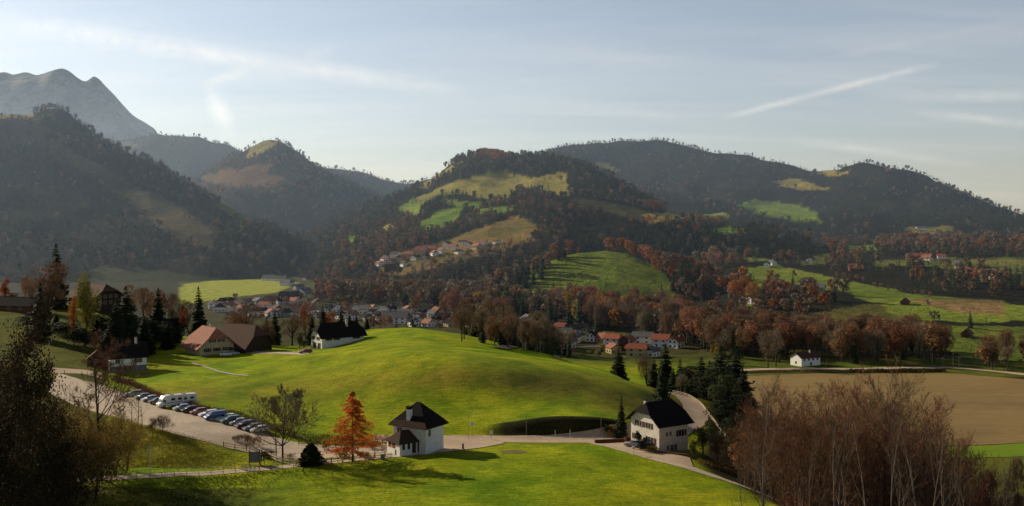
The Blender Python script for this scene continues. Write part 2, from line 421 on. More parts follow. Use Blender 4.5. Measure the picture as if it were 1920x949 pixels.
# meadows (polygons in photograph pixels): no trees are planted in them
P_leftridge = [([(408, 378), (440, 388), (482, 408), (470, 420), (430, 402), (412, 392)], (.20, .26, .04)),
               ([(90, 255), (150, 290), (230, 330), (330, 385), (400, 430), (400, 470), (330, 450), (250, 390), (150, 320), (90, 290)], (.12, .105, .045)),
               ([(-200, 210), (60, 210), (60, 224), (-200, 224)], tan),
               ([(180, 500), (320, 508), (400, 520), (640, 520), (640, 535), (150, 540)], (.07, .085, .03))]
P_front_peak = [([(458, 292), (480, 270), (505, 262), (528, 268), (500, 282), (470, 298)], tan),
                ([(375, 332), (420, 318), (480, 312), (520, 308), (505, 322), (560, 345), (500, 350), (430, 352), (385, 345)], (.17, .11, .05)),
                ([(505, 352), (530, 352), (530, 362), (508, 362)], tan)]
P_main = [([(786, 352), (800, 340), (830, 318), (862, 303), (850, 320), (820, 335), (800, 352)], tan),
          ([(780, 372), (850, 342), (905, 326), (945, 314), (965, 330), (1010, 332), (1062, 324), (1066, 366), (1040, 368), (1005, 352), (975, 356), (945, 378), (900, 372), (860, 362), (830, 366), (785, 388)], (.40, .37, .09)),
          ([(785, 418), (830, 396), (870, 386), (860, 412), (835, 426), (800, 436)], green), ([(700, 505), (722, 480), (790, 462), (840, 455), (935, 448), (945, 474), (880, 484), (800, 506), (740, 516)], (.24, .19, .08)), ([(830, 372), (900, 380), (905, 392), (850, 388)], green), ([(1065, 372), (1130, 376), (1240, 400), (1320, 420), (1200, 412), (1100, 392)], (.10, .10, .04)), ([(890, 394), (960, 384), (978, 394), (900, 404)], green), ([(1195, 403), (1260, 397), (1292, 410), (1230, 416)], tan), ([(640, 452), (668, 440), (690, 446), (660, 462)], green), ([(700, 430), (735, 416), (742, 426), (712, 440)], tan), ([(1330, 428), (1395, 424), (1400, 436), (1340, 440)], green), ([(1360, 415), (1400, 418), (1400, 428), (1365, 424)], green),
          ([(800, 478), (825, 452), (880, 432), (940, 414), (978, 408), (1008, 422), (1000, 452), (950, 462), (880, 474), (820, 490)], (.36, .26, .08)),
          ([(748, 392), (775, 372), (792, 398), (765, 412)], green)]
P_right = [([(1384, 386), (1420, 372), (1475, 382), (1535, 398), (1540, 416), (1480, 412), (1420, 402)], green),
           ([(1480, 305), (1520, 302), (1560, 318), (1600, 326), (1560, 330), (1510, 318)], tan),
           ([(1100, 308), (1130, 305), (1165, 318), (1150, 325)], tan),
           ([(1440, 340), (1500, 335), (1560, 355), (1500, 358)], tan), ([(1300, 340), (1350, 336), (1380, 350), (1320, 354)], dim), ([(1620, 380), (1700, 372), (1740, 386), (1660, 392)], dim), ([(1290, 405), (1360, 398), (1370, 410), (1300, 416)], green), ([(1700, 428), (1780, 424), (1790, 438), (1710, 440)], tan)]
mt, nt_, b_ = nmat('mountain_rock')
_g = nt_.nodes.new('ShaderNodeNewGeometry'); _mp = nt_.nodes.new('ShaderNodeMapping'); _mp.inputs['Scale'].default_value = (1, 1, .4)
nt_.links.new(_g.outputs['Position'], _mp.inputs[0])
_n1 = noise_of(nt_, _mp.outputs[0], .004, 8, .65); _n2 = noise_of(nt_, _mp.outputs[0], .012, 6, .7)
_c = mixc(nt_, ramp(nt_, _n1, .44, .56), (.035, .038, .03), (.20, .195, .19)); _c = mixc(nt_, ramp(nt_, _n2, .5, .62), _c, (.03, .035, .028))
nt_.links.new(_c, b_.inputs['Base Color']); bump(nt_, b_, _n2, 1.0, 60); b_.inputs['Roughness'].default_value = 1
S_far = hill('mountain', -340, 620, [
    [(-340, 400, 5000), (620, 420, 5000)],
    [(-340, 260, 5600), (100, 270, 5600), (300, 340, 5600), (620, 400, 5600)],
    [(-340, 190, 6300), (-100, 150, 6300), (0, 135, 6300), (30, 135, 6300), (50, 129, 6300), (62, 137, 6300), (80, 133, 6300), (100, 126, 6300), (125, 131, 6300), (150, 151, 6300), (166, 153, 6300), (180, 137, 6300), (205, 162, 6300), (225, 187, 6300), (245, 208, 6300), (270, 236, 6300), (290, 258, 6300), (330, 285, 6300), (420, 350, 6300), (620, 400, 6300)],
    [(-340, 300, 7300), (620, 420, 7300)]], [16, 40, 10], mk_cover([]), 'bare grey rocky mountain in haze behind the left ridge', rough=2.2, ridge=mt)
S_back = hill('hill', 180, 760, [
    [(180, 420, 3700), (760, 440, 3700)],
    [(180, 262, 4500), (240, 262, 4500), (290, 258, 4500), (340, 259, 4500), (400, 270, 4500), (450, 285, 4500), (520, 310, 4500), (600, 340, 4500), (760, 400, 4500)],
    [(180, 350, 5200), (760, 430, 5200)]], [34, 6], mk_cover([([(200, 262), (240, 262), (260, 275), (215, 275)], (.16, .14, .07))]), 'hazy wooded ridge below the rocky mountain')
S_back2 = hill('hill', 560, 1100, [
    [(560, 430, 3400), (1100, 430, 3400)],
    [(560, 318, 4100), (640, 312, 4100), (700, 318, 4100), (740, 328, 4100), (800, 331, 4100), (860, 340, 4100), (1100, 370, 4100)],
    [(560, 400, 4800), (1100, 420, 4800)]], [34, 6], mk_cover([]), 'low hazy wooded ridge closing the valley')
S_peak = hill('hill', 330, 900, [
    [(330, 487, 2400), (900, 487, 2400)],
    [(330, 400, 2700), (450, 365, 2700), (560, 385, 2650), (700, 410, 2600), (900, 460, 2600)],
    [(330, 365, 3200), (370, 345, 3200), (430, 300, 3200), (470, 280, 3200), (500, 264, 3200), (525, 264, 3200), (545, 276, 3200), (590, 296, 3200), (650, 330, 3200), (720, 360, 3100), (800, 410, 3000), (900, 470, 2900)],
    [(330, 430, 3800), (900, 480, 3700)]], [22, 30, 8], mk_cover(P_front_peak), 'steep hill with a wooded top and ochre meadow in the valley gap')
S_right = hill('hill', 940, 2300, [
    [(940, 500, 1900), (2300, 520, 1500)],
    [(940, 420, 2400), (1250, 412, 2350), (1500, 425, 2250), (1920, 450, 2000), (2300, 520, 1700)],
    [(940, 350, 3000), (1250, 345, 3000), (1500, 370, 2800), (1800, 400, 2500), (2300, 520, 2100)],
    [(940, 310, 3800), (1050, 289, 3800), (1110, 285, 3800), (1180, 283, 3800), (1250, 278, 3800), (1330, 284, 3700), (1400, 296, 3600), (1480, 308, 3500), (1540, 309, 3400), (1570, 304, 3300), (1620, 312, 3200), (1700, 334, 3100), (1760, 352, 3000), (1850, 390, 2900), (1920, 418, 2800), (2100, 480, 2600), (2300, 540, 2400)],
    [(940, 400, 4500), (2300, 600, 3200)]], [20, 26, 34, 6], mk_cover(P_right), 'long wooded ridge on the right with small clearings', rough=1.3)
S_left = hill('hill', -420, 720, [
    [(-420, 532, 1220), (0, 531, 1235), (320, 529, 1262), (500, 523, 1350), (640, 512, 1560), (720, 505, 1750)],
    [(-420, 440, 1500), (0, 440, 1500), (200, 455, 1500), (400, 470, 1500), (520, 490, 1520), (640, 503, 1640), (720, 508, 1800)],
    [(-420, 330, 1800), (0, 330, 1800), (200, 370, 1750), (400, 425, 1650), (520, 455, 1620), (640, 495, 1700), (720, 508, 1850)],
    [(-420, 150, 2200), (-100, 195, 2150), (0, 215, 2100), (62, 218, 2100), (78, 208, 2100), (110, 212, 2100), (150, 235, 2050), (200, 270, 2000), (250, 300, 1980), (300, 322, 1950), (350, 350, 1920), (400, 378, 1880), (450, 402, 1850), (520, 436, 1800), (600, 474, 1780), (660, 500, 1780), (720, 511, 1900)],
    [(-420, 300, 2700), (0, 330, 2600), (400, 440, 2300), (720, 520, 2100)]], [18, 22, 26, 8], mk_cover(P_leftridge), 'dark wooded ridge on the left in shadow', rough=.8)
S_main = hill('hill', 560, 1520, [
    [(560, 520, 1400), (650, 540, 1130), (720, 548, 1040), (1000, 560, 935), (1250, 560, 935), (1520, 560, 935)],
    [(560, 500, 1600), (650, 500, 1300), (760, 488, 1200), (900, 475, 1150), (1000, 485, 1150), (1250, 520, 1150), (1520, 520, 1150)],
    [(560, 470, 1800), (650, 450, 1550), (760, 430, 1500), (850, 412, 1450), (960, 400, 1420), (1060, 392, 1420), (1180, 405, 1420), (1300, 430, 1450), (1520, 450, 1500)],
    [(560, 450, 2000), (650, 420, 1900), (760, 378, 1850), (850, 358, 1800), (960, 350, 1800), (1060, 350, 1750), (1180, 382, 1700), (1300, 418, 1700), (1520, 450, 1700)],
    [(560, 440, 2300), (600, 424, 2300), (650, 400, 2300), (700, 380, 2300), (760, 358, 2350), (800, 342, 2400), (850, 310, 2400), (880, 301, 2400), (920, 294, 2400), (960, 300, 2350), (1000, 300, 2200), (1060, 299, 2150), (1100, 308, 2050), (1150, 334, 1950), (1200, 365, 1900), (1250, 395, 1900), (1300, 420, 1900), (1400, 445, 1900), (1520, 455, 1900)],
    [(560, 500, 2900), (1520, 500, 2500)]], [16, 22, 16, 26, 8], mk_cover(P_main), 'rounded wooded hill in the centre with tan meadows near its top', rough=.8)
P_slope = [([(1390, 660), (1400, 500), (1450, 494), (1500, 508), (1560, 520), (1640, 535), (1700, 548), (1800, 560), (1880, 570), (1960, 580), (1960, 596), (1880, 606), (1700, 602), (1640, 570), (1580, 545), (1500, 545), (1440, 530), (1420, 560)], (.26, .35, .045)),
           ([(1690, 560), (1800, 560), (1880, 565), (1880, 588), (1800, 586), (1740, 576)], (.36, .26, .11)),
           ([(1490, 452), (1530, 452), (1560, 480), (1550, 492), (1510, 500), (1480, 480)], (.20, .23, .05)),
           ([(1640, 485), (1760, 485), (1920, 484), (1960, 484), (1960, 520), (1850, 512), (1780, 502), (1640, 498)], (.21, .24, .055)),
           ([(1700, 602), (1800, 612), (1960, 612), (1960, 700), (1850, 690), (1780, 660), (1700, 640)], (.19, .25, .04)),
           ([(1398, 470), (1442, 466), (1444, 488), (1402, 490)], (.24, .32, .05)), ([(1590, 462), (1640, 458), (1650, 470), (1600, 474)], (.24, .32, .05)), ([(1870, 430), (1960, 430), (1960, 456), (1880, 452)], (.20, .23, .05)),
           ([(1440, 600), (1640, 570), (1700, 602), (1560, 640)], (.15, .155, .035))]
S_slope = hill('hill', 1080, 2300, [
    [(1080, 572, 850), (1250, 590, 745), (1330, 640, 560), (1400, 652, 530), (1550, 655, 522), (1700, 660, 510), (1800, 668, 492), (1920, 680, 467), (2300, 690, 450)],
    [(1080, 565, 900), (1250, 575, 850), (1400, 592, 700), (1550, 605, 640), (1700, 622, 590), (1800, 632, 560), (1920, 640, 545), (2300, 650, 530)],
    [(1080, 540, 1000), (1250, 548, 1000), (1400, 545, 850), (1550, 558, 780), (1700, 598, 650), (1800, 604, 630), (1920, 604, 620), (2300, 610, 600)],
    [(1080, 500, 1200), (1250, 500, 1200), (1400, 490, 1100), (1500, 508, 1020), (1600, 522, 950), (1700, 545, 850), (1800, 556, 800), (1920, 562, 780), (2300, 570, 760)],
    [(1080, 480, 1500), (1400, 474, 1400), (1600, 490, 1200), (1700, 495, 1150), (1920, 492, 1150), (2300, 495, 1150)],
    [(1080, 470, 2000), (1400, 458, 1850), (1600, 458, 1700), (1920, 450, 1650), (2300, 470, 1600)],
    [(1080, 520, 2300), (2300, 520, 2100)]], [14, 16, 20, 20, 16, 4], mk_cover(P_slope), 'gentle green slope with hedges and farms on the right', rough=.35)
P_knoll = [([(930, 560), (985, 520), (1020, 495), (1075, 473), (1135, 470), (1180, 478), (1215, 492), (1245, 515), (1262, 545), (1262, 570)], (.23, .30, .04))]
S_knoll = hill('hill', 900, 1420, [
    [(900, 572, 850), (1300, 572, 850), (1420, 572, 850)],
    [(900, 568, 865), (980, 552, 885), (1060, 536, 890), (1160, 532, 885), (1260, 545, 875), (1330, 560, 865), (1420, 566, 860)],
    [(900, 558, 940), (960, 525, 960), (1020, 492, 985), (1075, 474, 1000), (1130, 470, 1000), (1180, 476, 1000), (1230, 492, 990), (1290, 515, 970), (1350, 535, 950), (1420, 552, 930)],
    [(900, 580, 1100), (1420, 580, 1100)]], [8, 26, 8], mk_cover(P_knoll), 'bright green knoll in front of the wooded hill', rough=.25, step=4)
# ------------------------------------------------------------------ trees
class TM:
    """triangles / tubes collected for one tree mesh"""
    def __init__(self): self.V = []; self.Fc = []; self.n = 0
    def tris(self, A):                       # A (k,3,3)
        A = np.asarray(A, float); k = len(A)
        if not k: return
        self.V.append(A.reshape(-1, 3)); self.Fc.append((np.arange(k * 3) + self.n, np.full(k, 3))); self.n += k * 3
    def quads(self, A):
        A = np.asarray(A, float); k = len(A)
        if not k: return
        self.V.append(A.reshape(-1, 3)); self.Fc.append((np.arange(k * 4) + self.n, np.full(k, 4))); self.n += k * 4
    def tubes(self, segs, n=5):              # segs: list of (p,q,r0,r1)
        if not segs: return
        P = np.array([s[0] for s in segs]); Q = np.array([s[1] for s in segs]); r0 = np.array([s[2] for s in segs]); r1 = np.array([s[3] for s in segs])
        D = Q - P; D /= np.linalg.norm(D, axis=1)[:, None] + 1e-9
        up = np.where(np.abs(D[:, 2:3]) > .9, np.array([[1., 0, 0]]), np.array([[0, 0, 1.]]))
        A = np.cross(D, up); A /= np.linalg.norm(A, axis=1)[:, None]; B = np.cross(D, A)
        th = np.arange(n) * 2 * PI / n
        ring = np.cos(th)[None, :, None] * A[:, None, :] + np.sin(th)[None, :, None] * B[:, None, :]
        V0 = P[:, None, :] + ring * r0[:, None, None]; V1 = Q[:, None, :] + ring * r1[:, None, None]
        V = np.concatenate([V0, V1], 1); k = len(segs)
        base = self.n + np.arange(k)[:, None] * 2 * n
        i = np.arange(n)[None, :]; j = (i + 1) % n
        f = np.stack([base + i, base + j, base + n + j, base + n + i], -1).reshape(-1)
        self.V.append(V.reshape(-1, 3)); self.Fc.append((f, np.full(k * n, 4))); self.n += k * 2 * n
    def mesh(self, name, material, smooth=False):
        me = np_mesh(name, np.concatenate(self.V), np.concatenate([a for a, b in self.Fc]), np.concatenate([b for a, b in self.Fc]), smooth)
        me.materials.append(material)
        return me

def conifer_mesh(seed, h, r, levels, nbr, mleaf, mbark, base=.06, power=.8, droop=.28, width=.42, irregular=.25, one=False, lit=0.0):
    rg = np.random.default_rng(seed); crown = TM(); trunk = TM()
    k = 6; zs = np.linspace(0, h * .97, k + 1)
    trunk.tubes([((0, 0, zs[i]), (0, 0, zs[i + 1]), .018 * h * (1 - zs[i] / h) + .02, .018 * h * (1 - zs[i + 1] / h) + .02) for i in range(k)], 6)
    T = []
    for l in range(levels):
        t = (l + rg.uniform(-.3, .3)) / levels; t = min(max(t, 0), .985)
        z = h * (base + (1 - base) * t); rad0 = r * (1 - t) ** power * (1 if t > .12 else .75 + t * 2)
        nb = max(4, int(nbr * (.5 + .5 * (1 - t)))); a0 = rg.uniform(0, 6.28)
        for b in range(nb):
            a = a0 + 6.283 * b / nb + rg.uniform(-.25, .25); rad = rad0 * (1 + rg.uniform(-irregular, irregular * .6)) + .05 * r * .4
            d = np.array([math.cos(a), math.sin(a), 0]); s = np.array([-d[1], d[0], 0]); w = rad * width * rg.uniform(.7, 1.2)
            zz = z + rg.uniform(-.3, .3) * h / levels
            p0 = np.array([0, 0, zz + .12 * rad]); mid = d * rad * .55 + np.array([0, 0, zz]); tip = d * rad + np.array([0, 0, zz - droop * rad * rg.uniform(.6, 1.2)])
            l1 = mid + s * w - np.array([0, 0, .18 * rad]); r1 = mid - s * w - np.array([0, 0, .18 * rad])
            T += [(p0, mid, l1), (p0, r1, mid), (mid, tip, l1), (mid, r1, tip)]
            # hanging sprays
            for q in range(2):
                m = d * rad * rg.uniform(.35, .9) + s * rg.uniform(-w, w) * .7 + np.array([0, 0, zz - .08 * rad])
                T.append((m, m + d * rad * .16 + s * .12 * rad, m + np.array([0, 0, -rg.uniform(.16, .34) * rad - .15])))
    crown.tris(T)
    crown.tris([(np.array([.12 * r * math.cos(a), .12 * r * math.sin(a), h * .93]), np.array([.12 * r * math.cos(a + 2.1), .12 * r * math.sin(a + 2.1), h * .93]), np.array([0, 0, h * 1.01])) for a in (0, 2.1, 4.2)])
    return trunk.mesh('trunk', mbark), crown.mesh('crown', mleaf)

def grow(rg, par, p, d, L, r, depth, segs, tips):
    n = par['n'][depth]; st = L / n; pts = [np.array(p, float)]; d = np.array(d, float); last = depth == par['maxd']
    for i in range(n):
        d = d + rg.normal(0, par['wig'][depth], 3); d[2] += par['up'][depth]; d /= np.linalg.norm(d)
        q = pts[-1] + d * st
        ra = r * (1 - i / n * .75); rb = r * (1 - (i + 1) / n * .75)
        segs[depth].append((pts[-1], q, ra, rb)); pts.append(q)
        t = (i + 1) / n
        if t >= par['bare'][depth]:
            if not last:
                for c in range(par['kids'][depth] if not (depth == 0 and t > .72) else max(1, par['kids'][depth] // 3)):
                    a = rg.uniform(0, 6.283); x = np.cross(d, (.3, .2, 1)); x /= np.linalg.norm(x) + 1e-9; y = np.cross(d, x)
                    ang = par['ang'][depth] * rg.uniform(.7, 1.25); side = x * math.cos(a) + y * math.sin(a)
                    nd_ = d * math.cos(ang) + side * math.sin(ang)
                    ll = L * par['ratio'][depth] * (par.get('low', 1.15) - par.get('taper', .6) * t if depth == 0 else 1.1 - .5 * t) * rg.uniform(.75, 1.2)
                    grow(rg, par, q, nd_, ll, rb * par['rr'], depth + 1, segs, tips)
            else: tips.append((q, d.copy(), st))
    tips.append((pts[-1], d.copy(), st))

PAR = dict(maxd=2, n=[8, 5, 3], wig=[.06, .12, .18], up=[.03, .07, .08], bare=[.3, .25, .3], kids=[2, 2, 0], ang=[.85, .7, .6], ratio=[.52, .5, .5], rr=.55)
def bare_mesh(seed, h, par=None, twig=(.7, .035), per=5, mtwig=None, mbark=None, trunk_r=.018, leaves=None, name='crown', stems=1):
    rg = np.random.default_rng(seed); P = dict(PAR); P.update(par or {})
    segs = {0: [], 1: [], 2: [], 3: []}; tips = []
    for s in range(stems):
        d = (rg.normal(0, .25) if stems > 1 else 0, rg.normal(0, .25) if stems > 1 else 0, 1)
        grow(rg, P, (rg.normal(0, .2) * (stems > 1), rg.normal(0, .2) * (stems > 1), 0), d, h * rg.uniform(.85, 1) if stems > 1 else h * .92, trunk_r * h, 0, segs, tips)
    tr = TM(); tr.tubes(segs[0], 7); tr.tubes(segs[1], 5); cr = TM(); cr.tubes(segs[2], 3); cr.tubes(segs[3], 3)
    B = np.array([t[0] for t in tips]); D = np.array([t[1] for t in tips]); S = np.array([t[2] for t in tips])
    k = len(B) * per; B = np.repeat(B, per, 0); D = np.repeat(D, per, 0)
    D = D + rg.normal(0, .55, (k, 3)) + np.array([0, 0, .25]); D /= np.linalg.norm(D, axis=1)[:, None]
    ln = twig[0] * rg.uniform(.5, 1.3, k)[:, None]; W = np.cross(D, rg.normal(0, 1, (k, 3))); W /= np.linalg.norm(W, axis=1)[:, None] + 1e-9
    B = B - D * ln * .1
    cr.tris(np.stack([B + W * twig[1], B - W * twig[1], B + D * ln], 1))
    if leaves:                               # (per tip, size)
        nl, sz = leaves; T = np.repeat(np.array([t[0] for t in tips]), nl, 0); kk = len(T); T = T + rg.normal(0, .45, (kk, 3)) * twig[0]
        a = rg.normal(0, 1, (kk, 3)); a /= np.linalg.norm(a, axis=1)[:, None]; b = np.cross(a, rg.normal(0, 1, (kk, 3))); b /= np.linalg.norm(b, axis=1)[:, None]
        s = sz * rg.uniform(.6, 1.3, kk)[:, None]
        cr.quads(np.stack([T - a * s, T - b * s * .6, T + a * s, T + b * s * .6], 1))
    return tr.mesh('trunk', mbark), cr.mesh(name, mtwig)

def round_mesh(seed, h, w, n, size, mleaf, mbark, lobes=9, base=.18, twigs=False, flat=1.0):
    """broad crown: leaf clumps on uneven lobes, limbs inside"""
    rg = np.random.default_rng(seed); tr = TM(); cr = TM()
    zc = h * (base + (1 - base) * .52); hz = h * (1 - base) * .5
    C = []; segs = [((0, 0, 0), (0, 0, h * .35), .02 * h, .016 * h), ((0, 0, h * .35), (0, 0, h * .8), .016 * h, .004 * h)]
    for i in range(lobes):
        d = rg.normal(0, 1, 3); d /= np.linalg.norm(d); rr = rg.uniform(.35, .75)
        c = np.array([d[0] * w * .5 * rr, d[1] * w * .5 * rr, zc + d[2] * hz * rr * flat]); C.append((c, rg.uniform(.38, .62) * w * .5))
        segs.append((np.array([0, 0, h * rg.uniform(.22, .4)]), c, .009 * h, .003 * h))
    tr.tubes(segs, 5)
    idx = rg.integers(0, lobes, n); c = np.array([C[i][0] for i in idx]); rad = np.array([C[i][1] for i in idx])
    d = rg.normal(0, 1, (n, 3)); d /= np.linalg.norm(d, axis=1)[:, None]; d[:, 2] = np.where(rg.random(n) < .65, np.abs(d[:, 2]), d[:, 2])
    P = c + d * (rad * rg.uniform(.55, 1.08, n) ** .7)[:, None] * np.array([1, 1, 1.05 * hz / (w * .5) if hz > w * .5 else 1])
    P[:, 2] = np.clip(P[:, 2], h * .06, h)
    if twigs:
        D = d * .7 + rg.normal(0, .4, (n, 3)) + np.array([0, 0, .6]); D /= np.linalg.norm(D, axis=1)[:, None]
        W = np.cross(D, rg.normal(0, 1, (n, 3))); W /= np.linalg.norm(W, axis=1)[:, None]; s = size * rg.uniform(.6, 1.4, n)[:, None]
        cr.tris(np.stack([P - D * s + W * s * twigs, P - D * s - W * s * twigs, P + D * s], 1))
    else:
        a = rg.normal(0, 1, (n, 3)); a /= np.linalg.norm(a, axis=1)[:, None]; b = np.cross(a, d); b /= np.linalg.norm(b, axis=1)[:, None] + 1e-9
        s = size * rg.uniform(.5, 1.3, n)[:, None]
        cr.quads(np.stack([P - a * s, P - b * s * .7, P + a * s, P + b * s * .7], 1))
    return tr.mesh('trunk', mbark), cr.mesh('crown', mleaf)

L_ = {}
L_['conifer'] = leafmat('conifer_needles', (.028, .048, .022), (.050, .075, .034), None, .1, .3, .35)
L_['conifer2'] = leafmat('conifer_needles_light', (.03, .045, .018), (.05, .058, .022), None, .1, .3, .35)
L_['redbrown'] = leafmat('red_brown_beech_leaves', (.28, .13, .065), (.18, .09, .05), (.34, .18, .09), .3, .3, .35)
L_['brown'] = leafmat('brown_twigs', (.25, .16, .095), (.16, .105, .065), None, .2, .3, .35)
L_['grey'] = leafmat('grey_brown_twigs', (.25, .19, .125), (.16, .125, .08), None, .2, .3, .3)
L_['orange'] = leafmat('orange_leaves', (.36, .125, .030), (.22, .075, .022), (.42, .18, .04), .35, .3, .3)
L_['yellow'] = leafmat('yellow_leaves', (.34, .24, .035), (.22, .16, .03), (.38, .20, .035), .35, .3, .25)
L_['red'] = leafmat('red_leaves', (.34, .06, .035), (.20, .04, .028), (.38, .10, .05), .35, .3, .25)
L_['olive'] = leafmat('olive_leaves', (.07, .08, .03), (.045, .055, .022), (.10, .09, .035), .25, .3, .3)

KINDS = {}      # kind -> list of (trunk mesh, crown mesh); far versions are single meshes
sd = 100
KINDS['conifer'] = [conifer_mesh(sd + i, 20, 3.3 + .4 * (i % 3), 20, 10, L_['conifer'] if i < 3 else L_['conifer2'], M['bark']) for i in range(5)]
def rb(kind, n, w, mesh_n, size, tw): return [round_mesh(sd + 37 * len(kind) + i, 20, w * (1 + .12 * (i % 3 - 1)), mesh_n, size, L_[kind], M['bark'], lobes=8 + i, twigs=tw) for i in range(n)]
KINDS['redbrown'] = rb('redbrown', 3, 13, 1500, .42, False)
KINDS['brown'] = rb('brown', 3, 12, 1500, .95, .10) 
KINDS['grey'] = rb('grey', 3, 12, 1300, .95, .10)
KINDS['orange'] = rb('orange', 3, 12, 1300, .42, False)
KINDS['yellow'] = rb('yellow', 2, 10, 1200, .42, False)
KINDS['red'] = rb('red', 2, 10, 1200, .42, False)
KINDS['olive'] = rb('olive', 2, 12, 1400, .42, False)

# far versions, used by the two woods that nobody could count
def join_far(tc):
    tr, cr = tc; o = bpy.data.objects.new('far', cr); return o
FAR = {}
FAR['conifer'] = [conifer_mesh(500 + i, 22, 3.0 + .3 * i, 9, 6, L_['conifer'], M['bark'], width=.5)[1] for i in range(3)] + [conifer_mesh(507, 19, 3.8, 9, 6, L_['conifer2'], M['bark'], width=.5)[1]]
for k_, w_ in (('redbrown', 12), ('brown', 12), ('grey', 12), ('orange', 11), ('yellow', 10), ('red', 10), ('olive', 11)):
    FAR[k_] = [round_mesh(600 + i, 19, w_, 170, 1.3, L_[k_], M['bark'], lobes=6 + i)[1] for i in range(2)]
FARLIST = [(k, m) for k in FAR for m in FAR[k]]
FARIDX = {}
for i, (k, m) in enumerate(FARLIST): FARIDX.setdefault(k, []).append(i)

trees = []     # (kind, x, y, z, height scale, zone)
rgT = np.random.default_rng(11)
MEADOW = {'mountain': None}
def plant_hill(S, spacing, patches, pick, hs=(.75, 1.15), zone='', lim=(-120, 2060), edge_scale=1.0, front_only=True, keep=None):
    X, Y, Z = S.X, S.Y, S.Z
    # cell areas in plan
    dx = (X[1:, :-1] - X[:-1, :-1]); dy = (Y[:-1, 1:] - Y[:-1, :-1]); A = np.abs(dx * dy)
    n = rgT.poisson(A / spacing ** 2)
    iu, iv = np.nonzero(n); reps = n[iu, iv]; iu = np.repeat(iu, reps); iv = np.repeat(iv, reps); k = len(iu)
    fu = rgT.random(k); fv = rgT.random(k)
    def bl(Q): return (Q[iu, iv] * (1 - fu) + Q[iu + 1, iv] * fu) * (1 - fv) + (Q[iu, iv + 1] * (1 - fu) + Q[iu + 1, iv + 1] * fu) * fv
    y = bl(Y); z = bl(Z); u = S.us[iu] * (1 - fu) + S.us[iu + 1] * fu; x = (u - CX) / F * y
    py = HY + (CZ - z) / y * F; vis = bl(S.run) > py - 14
    ok = vis & (u > lim[0]) & (u < lim[1])
    for poly, _c in patches:
        q = inside(poly, u + fbm(x / 50, y / 50, 2, 3) * 6, py + fbm(x / 50, y / 50, 4, 3) * 3)
        ok &= ~(q & (rgT.random(k) > .012))
    if keep is not None: ok &= keep(u, py, x, y)
    # hidden behind a nearer hill: skip what no view could show
    kinds = pick(u[ok], py[ok], x[ok], y[ok]); sc = (hs[0] * .7 + (hs[1] * 1.12 - hs[0] * .7) * rgT.random(ok.sum()) ** 1.3) * edge_scale
    for a in zip(kinds, x[ok], y[ok], z[ok], sc): trees.append(a + (zone,))
    return int(ok.sum())

def picker(weights, nscale=120, seed=1, extra=None):
    """weights: kind -> weight in conifer stands and in leafy stands; stands follow noise"""
    names = list(weights)
    def f(u, py, x, y):
        nz = fbm(x / nscale, y / nscale, seed, 3)
        n2 = fbm(x / (nscale * .5), y / (nscale * .5), seed + 9, 2)
        out = []
        W0 = np.array([weights[k][0] for k in names], float); W1 = np.array([weights[k][1] for k in names], float)
        W0 /= W0.sum(); W1 /= W1.sum(); rr = rgT.random(len(u)); t = np.clip(nz * 3 + .5, 0, 1)
        for i in range(len(u)):
            w = W0 * (1 - t[i]) + W1 * t[i]; out.append(names[min(int(np.searchsorted(np.cumsum(w), rr[i])), len(names) - 1)])
        if extra:
            for poly, kd, pr in extra:
                m = inside(poly, u, py) & (rgT.random(len(u)) < pr)
                for i in np.nonzero(m)[0]: out[i] = kd if isinstance(kd, str) else kd[int(rgT.integers(len(kd)))]
        return out
    return f
mixdark = {'conifer': (16, 8), 'brown': (.1, .7), 'redbrown': (.0, .12), 'grey': (.2, 1.0), 'olive': (1.5, 3.0)}
mixbrown = {'conifer': (10, 4), 'brown': (2, 3), 'redbrown': (.7, 2), 'grey': (1.5, 3.5), 'olive': (.6, .6), 'orange': (.2, .6), 'yellow': (0, .1)}
print('planting')
c1 = plant_hill(S_left, 9.5, P_leftridge, picker(mixdark, 160, 3), zone='left ridge', hs=(.5, .85))
c2 = plant_hill(S_back, 17, [([(200, 262), (240, 262), (260, 275), (215, 275)], 0)], picker(mixdark, 200, 4), hs=(.6, 1.0), zone='back')
c3 = plant_hill(S_back2, 17, [], picker(mixdark, 200, 5), hs=(.6, 1.0), zone='back')
c4 = plant_hill(S_peak, 13, P_front_peak, picker(mixdark, 150, 6, [([(375, 300), (620, 290), (600, 370), (380, 370)], ('orange', 'redbrown', 'brown', 'grey'), .5)]), hs=(.55, .9), zone='peak')
c5 = plant_hill(S_right, 13, P_right, picker(mixdark, 200, 7), hs=(.5, .9), zone='right ridge')
c6 = plant_hill(S_main, 9.3, P_main, picker(mixdark, 130, 8, [
    ([(640, 430), (780, 410), (1000, 440), (1060, 420), (1080, 560), (600, 560)], ('redbrown', 'brown', 'brown', 'grey', 'grey'), .42),
    ([(860, 380), (960, 350), (1120, 400), (1060, 440), (860, 430)], ('brown', 'redbrown', 'grey'), .22),
    ([(886, 303), (896, 288), (918, 278), (945, 284), (956, 296), (935, 306), (912, 300)], 'orange', .6), ([(1180, 385), (1350, 400), (1350, 440), (1180, 430)], ('brown', 'orange', 'conifer'), .4)]), hs=(.45, .82), zone='main hill')
def keep_slope(u, py, x, y):
    n = fbm(x / 70, y / 70, 51, 3)
    k = (py < 478) | (n > .06) | inside([(1520, 476), (1600, 470), (1660, 494), (1760, 500), (1960, 518), (1960, 566), (1850, 562), (1700, 548), (1600, 528), (1560, 512)], u, py)
    k &= ~((py > 640) & (u > 1560))
    k &= ~((u > 1560) & (py > 570) & (n < .25))
    return k
